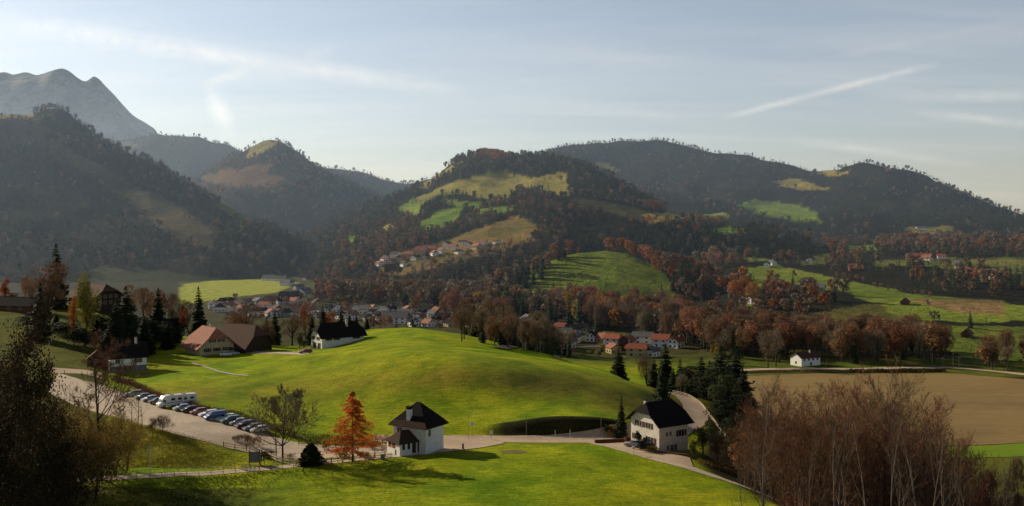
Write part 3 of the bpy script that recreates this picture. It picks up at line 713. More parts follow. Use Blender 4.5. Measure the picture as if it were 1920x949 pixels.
c7 = plant_hill(S_slope, 11.5, P_slope, picker(mixbrown, 90, 9, [([(1500, 470), (1960, 500), (1960, 568), (1500, 540)], ('conifer', 'conifer', 'conifer', 'brown'), .85), ([(1340, 520), (1560, 540), (1560, 640), (1340, 640)], ('redbrown', 'orange', 'brown', 'brown'), .6)]), hs=(.5, .95), zone='slope', keep=keep_slope)
c8 = plant_hill(S_knoll, 11, P_knoll, picker(mixbrown, 60, 10, [([(1130, 420), (1300, 440), (1340, 560), (1200, 530)], ('orange', 'redbrown', 'redbrown'), .8)]), hs=(.7, 1.05), zone='knoll')
print('planted', c1, c2, c3, c4, c5, c6, c7, c8)

# woods and gardens on the valley floor
def plant_area(poly, spacing, pick, hs, zone, Yr=(440, 1300)):
    """poly in photograph pixels of the tree feet; plants over the flat valley between"""
    c = [G(*p) for p in poly]; x0, x1 = min(p.x for p in c), max(p.x for p in c); y0, y1 = min(p.y for p in c), max(p.y for p in c)
    n = int((x1 - x0) * (y1 - y0) / spacing ** 2)
    x = rgT.uniform(x0, x1, n); y = rgT.uniform(y0, y1, n); u = CX + F * x / y; z = Zg(x, y); py = HY + (CZ - z) / y * F
    ok = inside([(p[0], p[1]) for p in poly], u, py)
    x, y, z, u, py = x[ok], y[ok], z[ok], u[ok], py[ok]
    for a in zip(pick(u, py, x, y), x, y, z, rgT.uniform(hs[0], hs[1], len(x))): trees.append(a + (zone,))
    return len(x)
d1 = plant_area([(590, 578), (600, 556), (760, 556), (960, 566), (960, 592), (900, 592), (860, 584), (720, 574), (640, 566)], 10, picker(mixbrown, 60, 12, [([(590, 540), (960, 540), (960, 600), (590, 600)], ('redbrown', 'brown', 'brown', 'grey'), .7)]), (.75, 1.15), 'wood behind the village')
d2 = plant_area([(900, 606), (930, 575), (1080, 572), (1180, 588), (1250, 600), (1330, 622), (1400, 640), (1330, 655), (1240, 630), (1100, 618), (980, 600)], 9, picker(mixbrown, 50, 13, [([(900, 560), (1100, 560), (1100, 640), (900, 630)], ('conifer', 'conifer', 'brown'), .6), ([(1060, 560), (1200, 570), (1170, 620), (1060, 615)], ('orange', 'red', 'conifer', 'yellow'), .4)]), (.75, 1.15), 'wood beyond the red roofs')
d3 = plant_area([(1330, 665), (1290, 640), (1400, 640), (1560, 652), (1700, 655), (1775, 666), (1770, 682), (1545, 682), (1545, 672), (1480, 672), (1420, 680)], 7.5, picker(mixbrown, 50, 14, [([(1280, 630), (1800, 630), (1800, 700), (1280, 700)], ('redbrown', 'redbrown', 'brown', 'brown', 'grey'), .85)]), (.75, 1.1), 'wood along the road')
d4 = plant_area([(1830, 700), (1850, 672), (2000, 672), (2000, 700)], 9, picker(mixbrown, 50, 15, [([(1800, 630), (2100, 630), (2100, 710), (1800, 710)], ('redbrown', 'brown', 'brown'), .85)]), (.55, .85), 'wood along the road')
d5 = plant_area([(600, 640), (600, 610), (900, 610), (1000, 625), (1100, 660), (1000, 640), (880, 622)], 22, picker(mixbrown, 50, 16), (.4, .65), 'village gardens')
d6 = plant_area([(330, 600), (400, 572), (590, 560), (720, 580), (960, 598), (960, 612), (600, 616)], 33, picker(mixbrown, 50, 17, [([(300, 500), (1000, 500), (1000, 700), (300, 700)], ('orange', 'conifer', 'brown', 'olive', 'grey'), .5)]), (.3, .6), 'village gardens')
d7 = plant_area([(860, 640), (900, 625), (1020, 640), (1090, 672), (1060, 672), (960, 655)], 6, picker(mixbrown, 40, 18, [([(800, 600), (1100, 600), (1100, 700), (800, 700)], ('conifer', 'conifer', 'brown', 'grey'), .9)]), (.5, .75), 'trees behind the green rise', Yr=(330, 700))
print('valley', d1, d2, d3, d4, d5, d6, d7)
# row of trees on the crest of the knoll and single trees on the meadows, by the pixel of their feet
singles = [(1085, 478, 'orange', .5), (1140, 476, 'redbrown', .9), (1150, 474, 'orange', 1.0), (1165, 478, 'orange', 1.0), (1178, 482, 'orange', .95), (1190, 486, 'redbrown', .9), (1205, 492, 'redbrown', 1.0), (1215, 500, 'redbrown', 1.1),
    (1225, 508, 'orange', .9), (1237, 516, 'redbrown', 1.15), (1250, 526, 'redbrown', 1.1), (1262, 545, 'conifer', 1.3), (1275, 548, 'conifer', 1.5), (1290, 552, 'conifer', 1.5), (1303, 555, 'conifer', 1.4), (1318, 556, 'conifer', 1.3), (1330, 558, 'conifer', 1.1), (1282, 540, 'olive', 1.4), (1310, 545, 'olive', 1.4),
    (1487, 535, 'conifer', .8), (1395, 575, 'orange', 1.3), (1380, 580, 'orange', 1.2), (1412, 580, 'orange', 1.1), (1545, 590, 'orange', .9), (1450, 598, 'orange', .8), (1500, 598, 'redbrown', .8), (1520, 602, 'brown', .9), (1350, 505, 'redbrown', 1), (1330, 498, 'redbrown', .9),
    (1740, 505, 'conifer', 1.0), (1905, 540, 'conifer', .9), (1440, 690, 'grey', .95), (1455, 688, 'grey', 1.0), (1465, 690, 'olive', .5), (1370, 685, 'olive', .5), (1345, 672, 'yellow', .35), (1335, 668, 'yellow', .4),
    (935, 610, 'conifer', 1.6), (950, 606, 'conifer', 1.7), (920, 606, 'conifer', 1.5), (915, 612, 'brown', 1.1), (940, 614, 'redbrown', 1.1), (850, 602, 'redbrown', 1.25), (835, 600, 'redbrown', 1.1), (870, 600, 'redbrown', 1.0), (882, 600, 'redbrown', .9),
    (775, 592, 'redbrown', 1.0), (856, 620, 'orange', .6), (1158, 600, 'orange', .8), (1140, 618, 'yellow', .8), (1150, 622, 'orange', .9), (1120, 600, 'red', .9), (1108, 596, 'red', .9), (1154, 604, 'red', .8), (1170, 606, 'redbrown', 1),
    (1205, 640, 'grey', .95), (1215, 640, 'olive', .9), (1250, 645, 'brown', 1), (1300, 650, 'redbrown', 1.2), (1320, 655, 'redbrown', 1.15), (1285, 648, 'redbrown', 1.1),
    (1130, 668, 'yellow', .35), (1125, 672, 'olive', .35), (1110, 668, 'redbrown', .25), (1095, 668, 'redbrown', .22), (1078, 664, 'redbrown', .22),
    (1740, 575, 'brown', .35), (955, 545, 'conifer', 1.1), (968, 540, 'conifer', 1.3), (978, 532, 'conifer', 1.2), (990, 524, 'conifer', 1.4), (1000, 518, 'brown', 1.2), (1008, 512, 'conifer', 1.3), (1018, 504, 'conifer', 1.4), (1028, 498, 'conifer', 1.2), (1038, 492, 'redbrown', 1.2), (1048, 488, 'conifer', 1.3), (1058, 484, 'conifer', 1.1), (1068, 482, 'redbrown', 1.1), (985, 540, 'conifer', 1.2), (1000, 534, 'conifer', 1.3), (1015, 524, 'conifer', 1.3), (1030, 514, 'brown', 1.2), (970, 552, 'conifer', 1.2)] + [(1640 + 13 * i, 542 + 2.2 * i, 'brown', .35) for i in range(9)] + [(1570 + 12 * i, 520 + 2.5 * i, 'brown', .38) for i in range(5)]
for px, py, kd, sc in singles:
    p = G(px, py); trees.append((kd, p.x, p.y, p.z, sc, 'single'))

# hidden trees (behind a nearer hill, crest more than a tree height above) are left out
def hidden(t):
    kd, x, y, z, sc, zn = t; u = CX + F * x / y; top = HY + (CZ - z - 24 * sc) / y * F
    for s in SURFS:
        if u < s.us[0] or u > s.us[-1]: continue
        i = min(int((u - s.us[0]) / (s.us[1] - s.us[0])), len(s.us) - 1)
        m = s.Y[i] < y - 40
        if m.any() and s.PY[i][m].min() < top - 6: return True
    return False
_n0 = len(trees); trees = [t for t in trees if not hidden(t)]; print('trees', _n0, '->', len(trees))

trees.sort(key=lambda t: t[2] / t[4])
count = {'conifer': 0, 'leafy': 0}; rest = {'conifer': [], 'leafy': []}
CNAME = dict(redbrown='red-brown', brown='bare brown', grey='bare grey-brown', orange='orange', yellow='yellow', red='red', olive='olive green', conifer='dark green')
def zone_name(px, py, zn):
    if zn == 'wood along the road': return 'in the wood along the road beyond the brown field'
    if zn == 'wood beyond the red roofs': return 'in the wood between red roofs and green knoll'
    if zn == 'wood behind the village': return 'in the wood behind the village'
    if zn == 'village gardens': return 'among the village gardens'
    if zn == 'trees behind the green rise': return 'just behind the brow of the green rise'
    if px < 700: return 'at the foot of the left ridge'
    if py < 600 and px < 1100: return 'on the lower slope of the central hill'
    if px > 1560: return 'on the green slope at the far right'
    if px > 1300: return 'on the slope right of the green knoll'
    return 'on and around the green knoll'
for kd, x, y, z, sc, zn in trees:
    cls = 'conifer' if kd == 'conifer' else 'leafy'
    big = count[cls] < (255 if cls == 'conifer' else 255)
    if not big: rest[cls].append((kd, x, y, z, sc)); continue
    count[cls] += 1
    px = CX + F * x / y; py = HY + (CZ - z) / y * F; wh = zone_name(px, py, zn)
    size = 'small' if sc < .5 else ('tall' if sc > .9 else 'medium sized')
    side = 'left' if px < 900 else ('right' if px > 1350 else 'middle')
    word = 'conifer' if cls == 'conifer' else 'broadleaf tree'
    lab = '%s %s %s %s' % (size, CNAME[kd], word, wh)
    tr, cr = KINDS[kd][int(rgT.integers(len(KINDS[kd])))]
    e = empty('conifer_tree' if cls == 'conifer' else 'broadleaf_tree', (x, y, z - .25), rgT.uniform(0, 6.28)); s = float(sc) * (1.0 if cls == 'conifer' else 1.0)
    e.scale = (s * rgT.uniform(.9, 1.1), s * rgT.uniform(.9, 1.1), s)
    tag(e, lab, 'conifer' if cls == 'conifer' else 'tree', lab)
    mesh_obj('trunk', tr, None, e); mesh_obj('crown', cr, None, e)
print('individual', count, 'rest', len(rest['conifer']), len(rest['leafy']))

SRC = bpy.data.collections.new('far_tree_shapes')
src_objs = []
for i, (k, m) in enumerate(FARLIST):
    o = bpy.data.objects.new('%03d_shape' % i, m); SRC.objects.link(o); src_objs.append(o)
def forest(name, items, label, cat):
    V = np.array([(x, y, z - .3) for kd, x, y, z, sc in items], float)
    me = bpy.data.meshes.new(name); me.vertices.add(len(V)); me.vertices.foreach_set('co', V.astype(np.float32).ravel())
    a = me.attributes.new('pick', 'INT', 'POINT'); a.data.foreach_set('value', np.array([FARIDX[t[0]][int(rgT.integers(len(FARIDX[t[0]])))] for t in items], np.int32))
    a = me.attributes.new('size', 'FLOAT', 'POINT'); a.data.foreach_set('value', np.array([t[4] for t in items], np.float32))
    a = me.attributes.new('turn', 'FLOAT_VECTOR', 'POINT'); tv = np.zeros((len(V), 3), np.float32); tv[:, 2] = rgT.uniform(0, 6.28, len(V)); a.data.foreach_set('vector', tv.ravel())
    me.update()
    o = mesh_obj(name, me); tag(o, label, cat, None, 'stuff')
    ng = bpy.data.node_groups.new(name + '_nodes', 'GeometryNodeTree')
    ng.interface.new_socket('Geometry', in_out='INPUT', socket_type='NodeSocketGeometry'); ng.interface.new_socket('Geometry', in_out='OUTPUT', socket_type='NodeSocketGeometry')
    N = ng.nodes.new; gi = N('NodeGroupInput'); go = N('NodeGroupOutput'); ip = N('GeometryNodeInstanceOnPoints'); ci = N('GeometryNodeCollectionInfo')
    ci.inputs['Collection'].default_value = SRC; ci.inputs['Separate Children'].default_value = True; ci.inputs['Reset Children'].default_value = True
    def named(attr, t):
        n = N('GeometryNodeInputNamedAttribute'); n.data_type = t; n.inputs['Name'].default_value = attr; return n.outputs['Attribute']
    lk = ng.links.new
    lk(gi.outputs[0], ip.inputs['Points']); lk(ci.outputs[0], ip.inputs['Instance']); ip.inputs['Pick Instance'].default_value = True
    lk(named('pick', 'INT'), ip.inputs['Instance Index']); lk(named('turn', 'FLOAT_VECTOR'), ip.inputs['Rotation']); lk(named('size', 'FLOAT'), ip.inputs['Scale'])
    lk(ip.outputs[0], go.inputs[0])
    md = o.modifiers.new('scatter', 'NODES'); md.node_group = ng
    return o
forest('conifer_forest', rest['conifer'], 'dark conifer woods covering the distant ridges and hills', 'forest')
forest('broadleaf_forest', rest['leafy'], 'brown and russet leafy woods on the distant slopes', 'forest')
# ------------------------------------------------------------------ roads, car park, field: sheets laid on the ground
def resample(P, n):
    P = np.array([tuple(p) for p in P], float); d = np.r_[0, np.cumsum(np.linalg.norm(np.diff(P[:, :2], axis=0), axis=1))]
    t = np.linspace(0, d[-1], n); Q = np.stack([np.interp(t, d, P[:, i]) for i in range(P.shape[1])], 1)
    k = max(1, n // 40)
    for i in range(2):
        q = np.pad(Q[:, i], k, mode='reflect', reflect_type='odd'); Q[:, i] = np.convolve(q, np.ones(2 * k + 1) / (2 * k + 1), 'valid')
    return Q
def sheet(name, A, B, mat_, label, na=120, nb=8, dz=.05, kind='structure', zs=None, rag=0.0):
    a = resample(A, na); b = resample(B, na); V = []
    for i in range(na):
        for j in range(nb + 1):
            t = j / nb
            if rag: t2 = t + (float(fbm(a[i][0] / 2.5, a[i][1] / 2.5, 60 + j, 3)) * rag if j in (0, nb) else 0)
            else: t2 = t
            x = a[i][0] * (1 - t2) + b[i][0] * t2; y = a[i][1] * (1 - t2) + b[i][1] * t2
            V.append((x, y, float(Zg(x, y)) + dz))
    V = np.array(V); i = (np.arange(na - 1)[:, None] * (nb + 1) + np.arange(nb)[None, :]).ravel(); w_ = nb + 1
    Fq = np.stack([i, i + 1, i + w_ + 1, i + w_], -1); 
    n0 = np.cross(V[1] - V[0], V[w_] - V[0])
    if n0[2] < 0: Fq = Fq[:, ::-1]
    o = mesh_obj(name, np_mesh(name, V, Fq.ravel(), np.full(len(Fq), 4), True), mat_); tag(o, label, None, None, kind)
    return o
def road(name, pts, width, mat_, label, n=120, nb=4, dz=.05, rag=0.0):
    c = resample(pts, n); t = np.gradient(c[:, :2], axis=0); t /= np.linalg.norm(t, axis=1)[:, None]; nr = np.stack([-t[:, 1], t[:, 0]], 1)
    A = [(c[i, 0] + nr[i, 0] * width / 2, c[i, 1] + nr[i, 1] * width / 2, 0) for i in range(n)]
    B = [(c[i, 0] - nr[i, 0] * width / 2, c[i, 1] - nr[i, 1] * width / 2, 0) for i in range(n)]
    return sheet(name, A, B, mat_, label, n, nb, dz, rag=rag), A, B
def P(px, py): return tuple(G(px, py))
def PY_(px, Y): return tuple(Gy(px, Y))
def surfmat(name, c0, c1, c2, s1=.08, s2=1.5, bm=.3, stretch=(1, 1, 1), rot=0):
    m, nt, b = nmat(name); g = nt.nodes.new('ShaderNodeNewGeometry'); mp = nt.nodes.new('ShaderNodeMapping'); mp.inputs['Scale'].default_value = stretch; mp.inputs['Rotation'].default_value = (0, 0, rot)
    nt.links.new(g.outputs['Position'], mp.inputs[0]); n1 = noise_of(nt, mp.outputs[0], s1, 6, .6); n2 = noise_of(nt, mp.outputs[0], s2, 5, .7)
    c = mixc(nt, ramp(nt, n1, .38, .62), c0, c1); c = mixc(nt, ramp(nt, n2, .45, .75), c, c2)
    nt.links.new(c, b.inputs['Base Color']); bump(nt, b, n2, bm, .1); b.inputs['Roughness'].default_value = .95; b.inputs['Specular IOR Level'].default_value = .08
    return m
M['gravel'] = surfmat('gravel', (.64, .52, .40), (.52, .42, .32), (.40, .32, .25), .12, 1.2)
M['asphalt'] = surfmat('asphalt', (.17, .145, .125), (.13, .112, .10), (.10, .09, .08), .2, 2)
M['paleroad'] = surfmat('worn_asphalt', (.62, .47, .34), (.50, .38, .275), (.40, .30, .22), .15, 1.4)
M['field'] = surfmat('stubble_field', (.29, .20, .085), (.20, .13, .055), (.34, .245, .105), .035, 1.1, .8, stretch=(.12, 1, 1), rot=R(4))
M['greenfield'] = surfmat('young_crop', (.17, .26, .016), (.14, .22, .014), (.19, .27, .02), .05, .6, .3, stretch=(.2, 1, 1))
M['olivefield'] = surfmat('grazed_grass', (.14, .145, .02), (.11, .12, .018), (.16, .165, .025), .05, .6, .3)
sheet('field', [P(1360, 706), P(1480, 702), P(1640, 700), P(1780, 700), P(1920, 712), P(2400, 740)], [P(1380, 840), P(1600, 838), P(1850, 834), P(1920, 830), P(2150, 826), P(2400, 824)], M['field'], 'brown harvested field beyond the bare trees', 160, 40, .06)
sheet('field', [P(1600, 839), P(1850, 835.5), P(1920, 831), P(2150, 827), P(2400, 825)], [P(1600, 862), P(1850, 858), P(1920, 856), P(2150, 850), P(2400, 846)], M['greenfield'], 'narrow strip of bright green crop beside the brown field', 60, 8, .07)
sheet('field', [P(1600, 863), P(1850, 859), P(1920, 857), P(2150, 851), P(2400, 847)], [P(1600, 935), P(1850, 935), P(1920, 930), P(2150, 930), P(2400, 930)], M['olivefield'], 'dull olive pasture below the bright green strip', 60, 12, .07)
_, pathA, pathB = road('path', [P(-60, 922), P(50, 912), P(200, 897), P(400, 887), P(500, 879), P(600, 868), P(700, 859), P(770, 852), P(815, 849)], 2.6, M['gravel'], 'narrow gravel path along the fence in front of the chapel', 200, 4, .06, rag=.10)
sheet('car_park', [P(110, 700), P(225, 735), P(300, 766), P(400, 787), P(470, 806), P(560, 832), P(720, 838), P(760, 838)], [P(90, 735), P(150, 765), P(250, 792), P(330, 816), P(400, 832), P(450, 846), P(560, 862), P(700, 856), P(760, 848)], M['gravel'], 'sandy gravel car park', 160, 24, .07, rag=.02)
road('road', [PY_(700, 200.5), PY_(830, 200), PY_(930, 200), PY_(1040, 200.2), PY_(1150, 201.5), PY_(1210, 205), PY_(1262, 214), PY_(1303, 227), PY_(1305, 238), PY_(1290, 250), PY_(1262, 256), PY_(1200, 262)], 6.4, M['paleroad'], 'pale asphalt road passing behind the chapel and curling round the white house', 220, 6, .09)
sheet('forecourt', [P(795, 838), P(830, 832), P(870, 831), P(910, 831), P(945, 827)], [P(800, 850), P(835, 848), P(870, 844), P(905, 840), P(945, 832)], M['paleroad'], 'sandy apron between chapel and road', 40, 6, .11, rag=.05)
road('track', [P(1100, 828), P(1135, 834), P(1185, 848), P(1250, 866), P(1330, 890), P(1400, 915), P(1480, 948), P(1540, 985)], 3.0, M['gravel'], 'narrow pale track running down the edge of the meadow', 140, 4, .08, rag=.12)
sheet('bare_soil', [P(938, 846), P(960, 843.5), P(985, 846)], [P(942, 850), P(962, 851.5), P(988, 849)], mat('dark_soil', (.12, .085, .04), (.20, .17, .03), .8, .95), 'small patch of bare brown soil in the meadow', 30, 8, .05, rag=.25)
sheet('drive', [P(1125, 828), P(1180, 831), P(1235, 846), P(1290, 852)], [P(1140, 836), P(1185, 849), P(1250, 865), P(1300, 876)], M['paleroad'], 'driveway in front of the white house', 40, 6, .12, rag=.05)
road('road', [P(1330, 697), P(1420, 693), P(1520, 692.5), P(1640, 692), P(1720, 690), P(1800, 690), P(1920, 703), P(2200, 735)], 5.5, M['paleroad'], 'country road along the far edge of the brown field', 120, 3, .25)
road('footpath', [P(360, 681), P(385, 688), P(410, 697), P(435, 702), P(465, 705)], 1.0, mat('pale_gravel', (.5, .45, .36), (.4, .36, .28), 1), 'thin pale footpath curling over the meadow', 50, 2, .12)
road('drive', [P(470, 660), P(520, 662), P(560, 664), P(580, 664)], 5.5, M['gravel'], 'farm drive leading to the white house with red shutters', 40, 3, .10)
sheet('lane', [P(95, 690), P(160, 694), P(190, 700)], [P(90, 700), P(160, 702), P(195, 712)], M['paleroad'], 'short lane below the gabled cottage', 20, 3, .1)
road('street', [P(940, 655), P(1060, 652), P(1140, 650), P(1180, 640)], 5, M['asphalt'], 'village street by the red roofed houses', 40, 2, .3)

# ------------------------------------------------------------------ buildings
FACE = {'f': 0.0, 'r': PI / 2, 'l': -PI / 2, 'b': PI}
WCACHE = {}
def window_mesh(w, h, what):
    k = (round(w, 2), round(h, 2), what)
    if k in WCACHE: return WCACHE[k]
    m = MB()
    if what == 'window': m.box(-w / 2, w / 2, -.02, .05, 0, h)
    elif what == 'frame':
        t = .09
        m.box(-w / 2 - t, -w / 2, -.06, .04, -t, h + t); m.box(w / 2, w / 2 + t, -.06, .04, -t, h + t); m.box(-w / 2, w / 2, -.06, .04, h, h + t); m.box(-w / 2, w / 2, -.09, .04, -t, 0)
        m.box(-.035, .035, -.05, -.022, 0, h)
    elif what == 'shutter':
        m.box(-.28, .28, -.075, -.01, 0, h)
    me = bpy.data.meshes.new(what); me.from_pydata(m.v, [], m.f); me.update()
    me.materials.append({'window': M['pane'], 'frame': M['frame'], 'shutter': M['shutter']}[what])
    WCACHE[k] = me; return me
def window(parent, face, x, z, w, h, W, D, shutters=False, detail=True, name='window'):
    o = mesh_obj(name, window_mesh(w, h, 'window'), None, parent); a = FACE[face]
    off = D / 2 if face in 'fb' else W / 2; n = Vector((math.sin(a), -math.cos(a))); t = Vector((math.cos(a), math.sin(a)))
    p = n * (off + .012) + t * x; o.location = (p.x, p.y, z); o.rotation_euler = (0, 0, a)
    if detail: mesh_obj('frame', window_mesh(w, h, 'frame'), None, o)
    if shutters:
        for s in (-1, 1):
            q = mesh_obj('shutter', window_mesh(w, h, 'shutter'), None, o); q.location = (s * (w / 2 + .38), 0, 0)
    return o
def roof_polys(W, D, h, rise, rtype, o, o2=None):
    a = W / 2 + o; b = D / 2 + (o if o2 is None else o2); e = h - o * rise / (W / 2); t = h + rise
    if rtype == 'gable': return [[(a, -b, e), (a, b, e), (0, b, t), (0, -b, t)], [(-a, b, e), (-a, -b, e), (0, -b, t), (0, b, t)]], (e, t)
    if rtype == 'half':
        f = .52; zc = e + (t - e) * f; xc = a * (1 - f); c = D * .16
        return [[(a, -b, e), (a, b, e), (xc, b, zc), (0, b - c, t), (0, -b + c, t), (xc, -b, zc)], [(-a, b, e), (-a, -b, e), (-xc, -b, zc), (0, -b + c, t), (0, b - c, t), (-xc, b, zc)],
                [(xc, -b, zc), (0, -b + c, t), (-xc, -b, zc)], [(-xc, b, zc), (0, b - c, t), (xc, b, zc)]], (e, t)
    c = min(b, a) * (1.0 if rtype == 'hip' else .98)
    if rtype == 'pyramid': c = b - .15
    return [[(a, -b, e), (a, b, e), (0, b - c, t), (0, -b + c, t)], [(-a, b, e), (-a, -b, e), (0, -b + c, t), (0, b - c, t)], [(-a, -b, e), (a, -b, e), (0, -b + c, t)], [(a, b, e), (-a, b, e), (0, b - c, t)]], (e, t)
def add_walls(parent, W, D, h, rise, rtype, m, z0=-2.5, name='wall'):
    w = MB()
    if rtype in ('gable', 'half'):
        if rtype == 'gable': prof = [(-W / 2, z0), (W / 2, z0), (W / 2, h - .12), (0, h + rise - .14), (-W / 2, h - .12)]
        else:
            zt = h + rise * .46; xt = W / 2 * .54 - .1
            prof = [(-W / 2, z0), (W / 2, z0), (W / 2, h - .12), (xt, zt - .1), (-xt, zt - .1), (-W / 2, h - .12)]
        n = len(prof); vs = [(x, -D / 2, z) for x, z in prof] + [(x, D / 2, z) for x, z in prof]
        w.add(vs, [tuple(range(n)), tuple(range(n, 2 * n))[::-1]] + [(i, n + i, n + (i + 1) % n, (i + 1) % n) for i in range(n)])
    else: w.box(-W / 2, W / 2, -D / 2, D / 2, z0, h - .1)
    return w.build(name, m, parent)
def add_roof(parent, W, D, h, rise, rtype, m, over=.6, th=.22, name='roof'):
    polys, (e, t) = roof_polys(W, D, h, rise, rtype, over); r = MB()
    for p in polys: r.slab(p, th, .06)
    o = r.build(name, m, parent)
    ridge_l = max(.2, (D / 2 + over) - (0 if rtype == 'gable' else (D * .16 if rtype == 'half' else min(D / 2 + over, W / 2 + over))))
    MB().tube((0, -ridge_l, t + .04), (0, ridge_l, t + .04), .13, n=6).build('ridge_cap', m, o)
    return o
def chimney(roof, x, y, z0, z1, s=.7, m=None, cap=True):
    MB().box(x - s / 2, x + s / 2, y - s / 2, y + s / 2, z0, z1).build('chimney', m or M['chimney'], roof)
    if cap: MB().box(x - s / 2 - .1, x + s / 2 + .1, y - s / 2 - .1, y + s / 2 + .1, z1 + .004, z1 + .14).build('chimney_cap', M['roof_dark'], roof)
def house(label, cat, loc, rz, W, D, h, rise, mw, mr, rtype='gable', over=.6, wins=(), chims=(), doors=(), detail=True, group=None, name='house', gable=None, base=None):
    e = empty(name, loc, rz); tag(e, label, cat, group)
    add_walls(e, W, D, h, rise, rtype, mw); rf = add_roof(e, W, D, h, rise, rtype, mr, over)
    for wn_ in wins: window(e, *wn_[:5], W, D, len(wn_) > 5 and wn_[5], detail)
    for c in chims: chimney(rf, *c)
    for (f, x, w, hh) in doors:
        o = MB().box(-w / 2, w / 2, -.06, .03, 0, hh).build('door', M['timber'], e); a = FACE[f]; off = D / 2 if f in 'fb' else W / 2
        p = Vector((math.sin(a), -math.cos(a))) * (off + .01) + Vector((math.cos(a), math.sin(a))) * x; o.location = (p.x, p.y, .02); o.rotation_euler = (0, 0, a)
    if base:
        MB().box(-W / 2 - .03, W / 2 + .03, -D / 2 - .03, D / 2 + .03, -2.5, base).build('stone_base', M['stone'], e)
    if gable:          # timber cladding of the gable triangle
        z0 = h + .15; g = MB()
        for s in ((-1,) if rtype != 'x' else ()):
            k = .95; g.slab([(-W / 2 * k * .97, -D / 2 - .02, z0), (W / 2 * k * .97, -D / 2 - .02, z0), (0, -D / 2 - .02, h + rise * k)], .05, .03)
        g.build('gable_boards', gable, e)
    return e

M['roof_chapel'] = mat('old_shingle_roof', (.085, .055, .043), (.05, .035, .03), 3, .9, .5, .04, spec=.05, stretch=(1, 1, 4))
# the chapel-like house in the middle of the foreground
def chapel():
    loc = Vector(((785 - CX) / F * 191.5, 191.5, 0)); loc.z = 20.9
    e = empty('chapel', loc, R(-31)); tag(e, 'small white chapel with steep dark pyramid roof and low porch beside the gravel forecourt', 'chapel')
    W, D, h = 8.4, 6.3, 5.5
    MB().box(-W / 2, W / 2, -D / 2, D / 2, -1.5, h - .1).build('wall', M['white_chapel'], e, bevel=.03)
    o = .85; a, b, z0, z1, zm = W / 2 + o, D / 2 + o, h - .35, h + 4.25, h + .75
    k = .80; r = MB(); A = [(-a, -b, z0), (a, -b, z0), (a, b, z0), (-a, b, z0)]; B = [(x * k, y * k, zm) for x, y, _ in A]; ap = [(-.45, 0, z1), (.45, 0, z1)]
    for i in range(4): r.slab([A[i], A[(i + 1) % 4], B[(i + 1) % 4], B[i]], .18, .05)
    r.slab([B[0], B[1], ap[1], ap[0]], .18, .05); r.slab([B[1], B[2], ap[1]], .18, .05); r.slab([B[2], B[3], ap[0], ap[1]], .18, .05); r.slab([B[3], B[0], ap[0]], .18, .05)
    rf = r.build('roof', M['roof_dark'], e)
    sk = MB()
    sk.slab([(x * 1.002, y * 1.002, z + .012) for x, y, z in (A[0], A[1], B[1], B[0])], .03, .075); sk.build('eave_tiles', M['roof_chapel'], rf)
    MB().tube((0, 0, z1 - .1), (0, 0, z1 + .75), .07, .02, 6).build('finial', M['metal'], rf)
    MB().box(-.46, .46, -.45, .45, 0, 2.9).build('chimney', M['white_chapel'], rf, loc=(-.35, -2.75, h + .3))
    c = MB().box(-.56, .56, -.55, .55, 0, .14); c.slab([(-.6, -.6, .4), (.6, -.6, .4), (.6, 0, .65), (-.6, 0, .65)], .08); c.slab([(-.6, 0, .65), (.6, 0, .65), (.6, .6, .4), (-.6, .6, .4)], .08)
    c.box(-.45, -.35, -.45, .45, .14, .45); c.box(.35, .45, -.45, .45, .14, .45); c.build('chimney_cap', M['roof_dark'], rf, loc=(-.35, -2.75, h + 3.21))
    for (f, x, z, w, hh) in (('f', -2.6, 3.5, 1.15, 1.15), ('r', -1.9, 3.4, .75, 1.25)):
        o_ = window(e, f, x, z, w, hh, W, D, False, True)
    d = MB().box(-.55, .55, -.06, .03, 0, 2.3).build('door', M['timber'], e, loc=(1.9, -D / 2 - .01, .1))
    an = empty('porch', (-1.1, -D / 2 - 1.5, 0), R(-20)); an.parent = e
    w2, d2, h2 = 5.0, 3.6, 2.6
    MB().box(-w2 / 2, w2 / 2, -d2 / 2, d2 / 2 + 1.2, -1.5, h2 - .06).build('porch_wall', M['white_chapel'], an, bevel=.02)
    r = MB(); a, b, t, e0 = w2 / 2 + .5, d2 / 2 + .5, 1.9, h2 - .25
    f_ = [(-a, -b, e0), (a, -b, e0), (a, b + 1.2, e0), (-a, b + 1.2, e0)]; q = [(0.3, -.2, h2 + t), (0.3, b + 1.2, h2 + t)]
    r.slab([f_[0], f_[1], q[0]], .15, .04); r.slab([f_[1], f_[2], q[1], q[0]], .15, .04); r.slab([f_[3], f_[0], q[0], q[1]], .15, .04)
    r.build('porch_roof', M['roof_chapel'], an)
    for x in (-1.4, .1):
        q_ = MB().box(-.55, .55, -.03, .03, 0, 1.0).build('porch_window', M['shutter'], an, loc=(x, -d2 / 2 - .03, 1.15))
    for y in (-.9, .35):
        MB().box(-.03, .03, -.28, .28, 0, 1.3).build('porch_window', M['pane'], an, loc=(w2 / 2 + .03, y, 1.0))
    MB().box(-.03, .03, -.45, .45, 0, 2.1).build('porch_door', M['timber'], an, loc=(w2 / 2 + .03, 1.6, .05))
    return e
M['white_chapel'] = mat('lime_washed_plaster', (.80, .80, .80), (.66, .66, .66), 1.2, .9, .2, .03)
M['white_old'] = mat('old_white_plaster', (.68, .62, .53), (.56, .50, .43), .9, .9, .2, .03)
chapel()
def on(px, Y, dz=0): v = Gy(px, Y); v.z += dz; return v
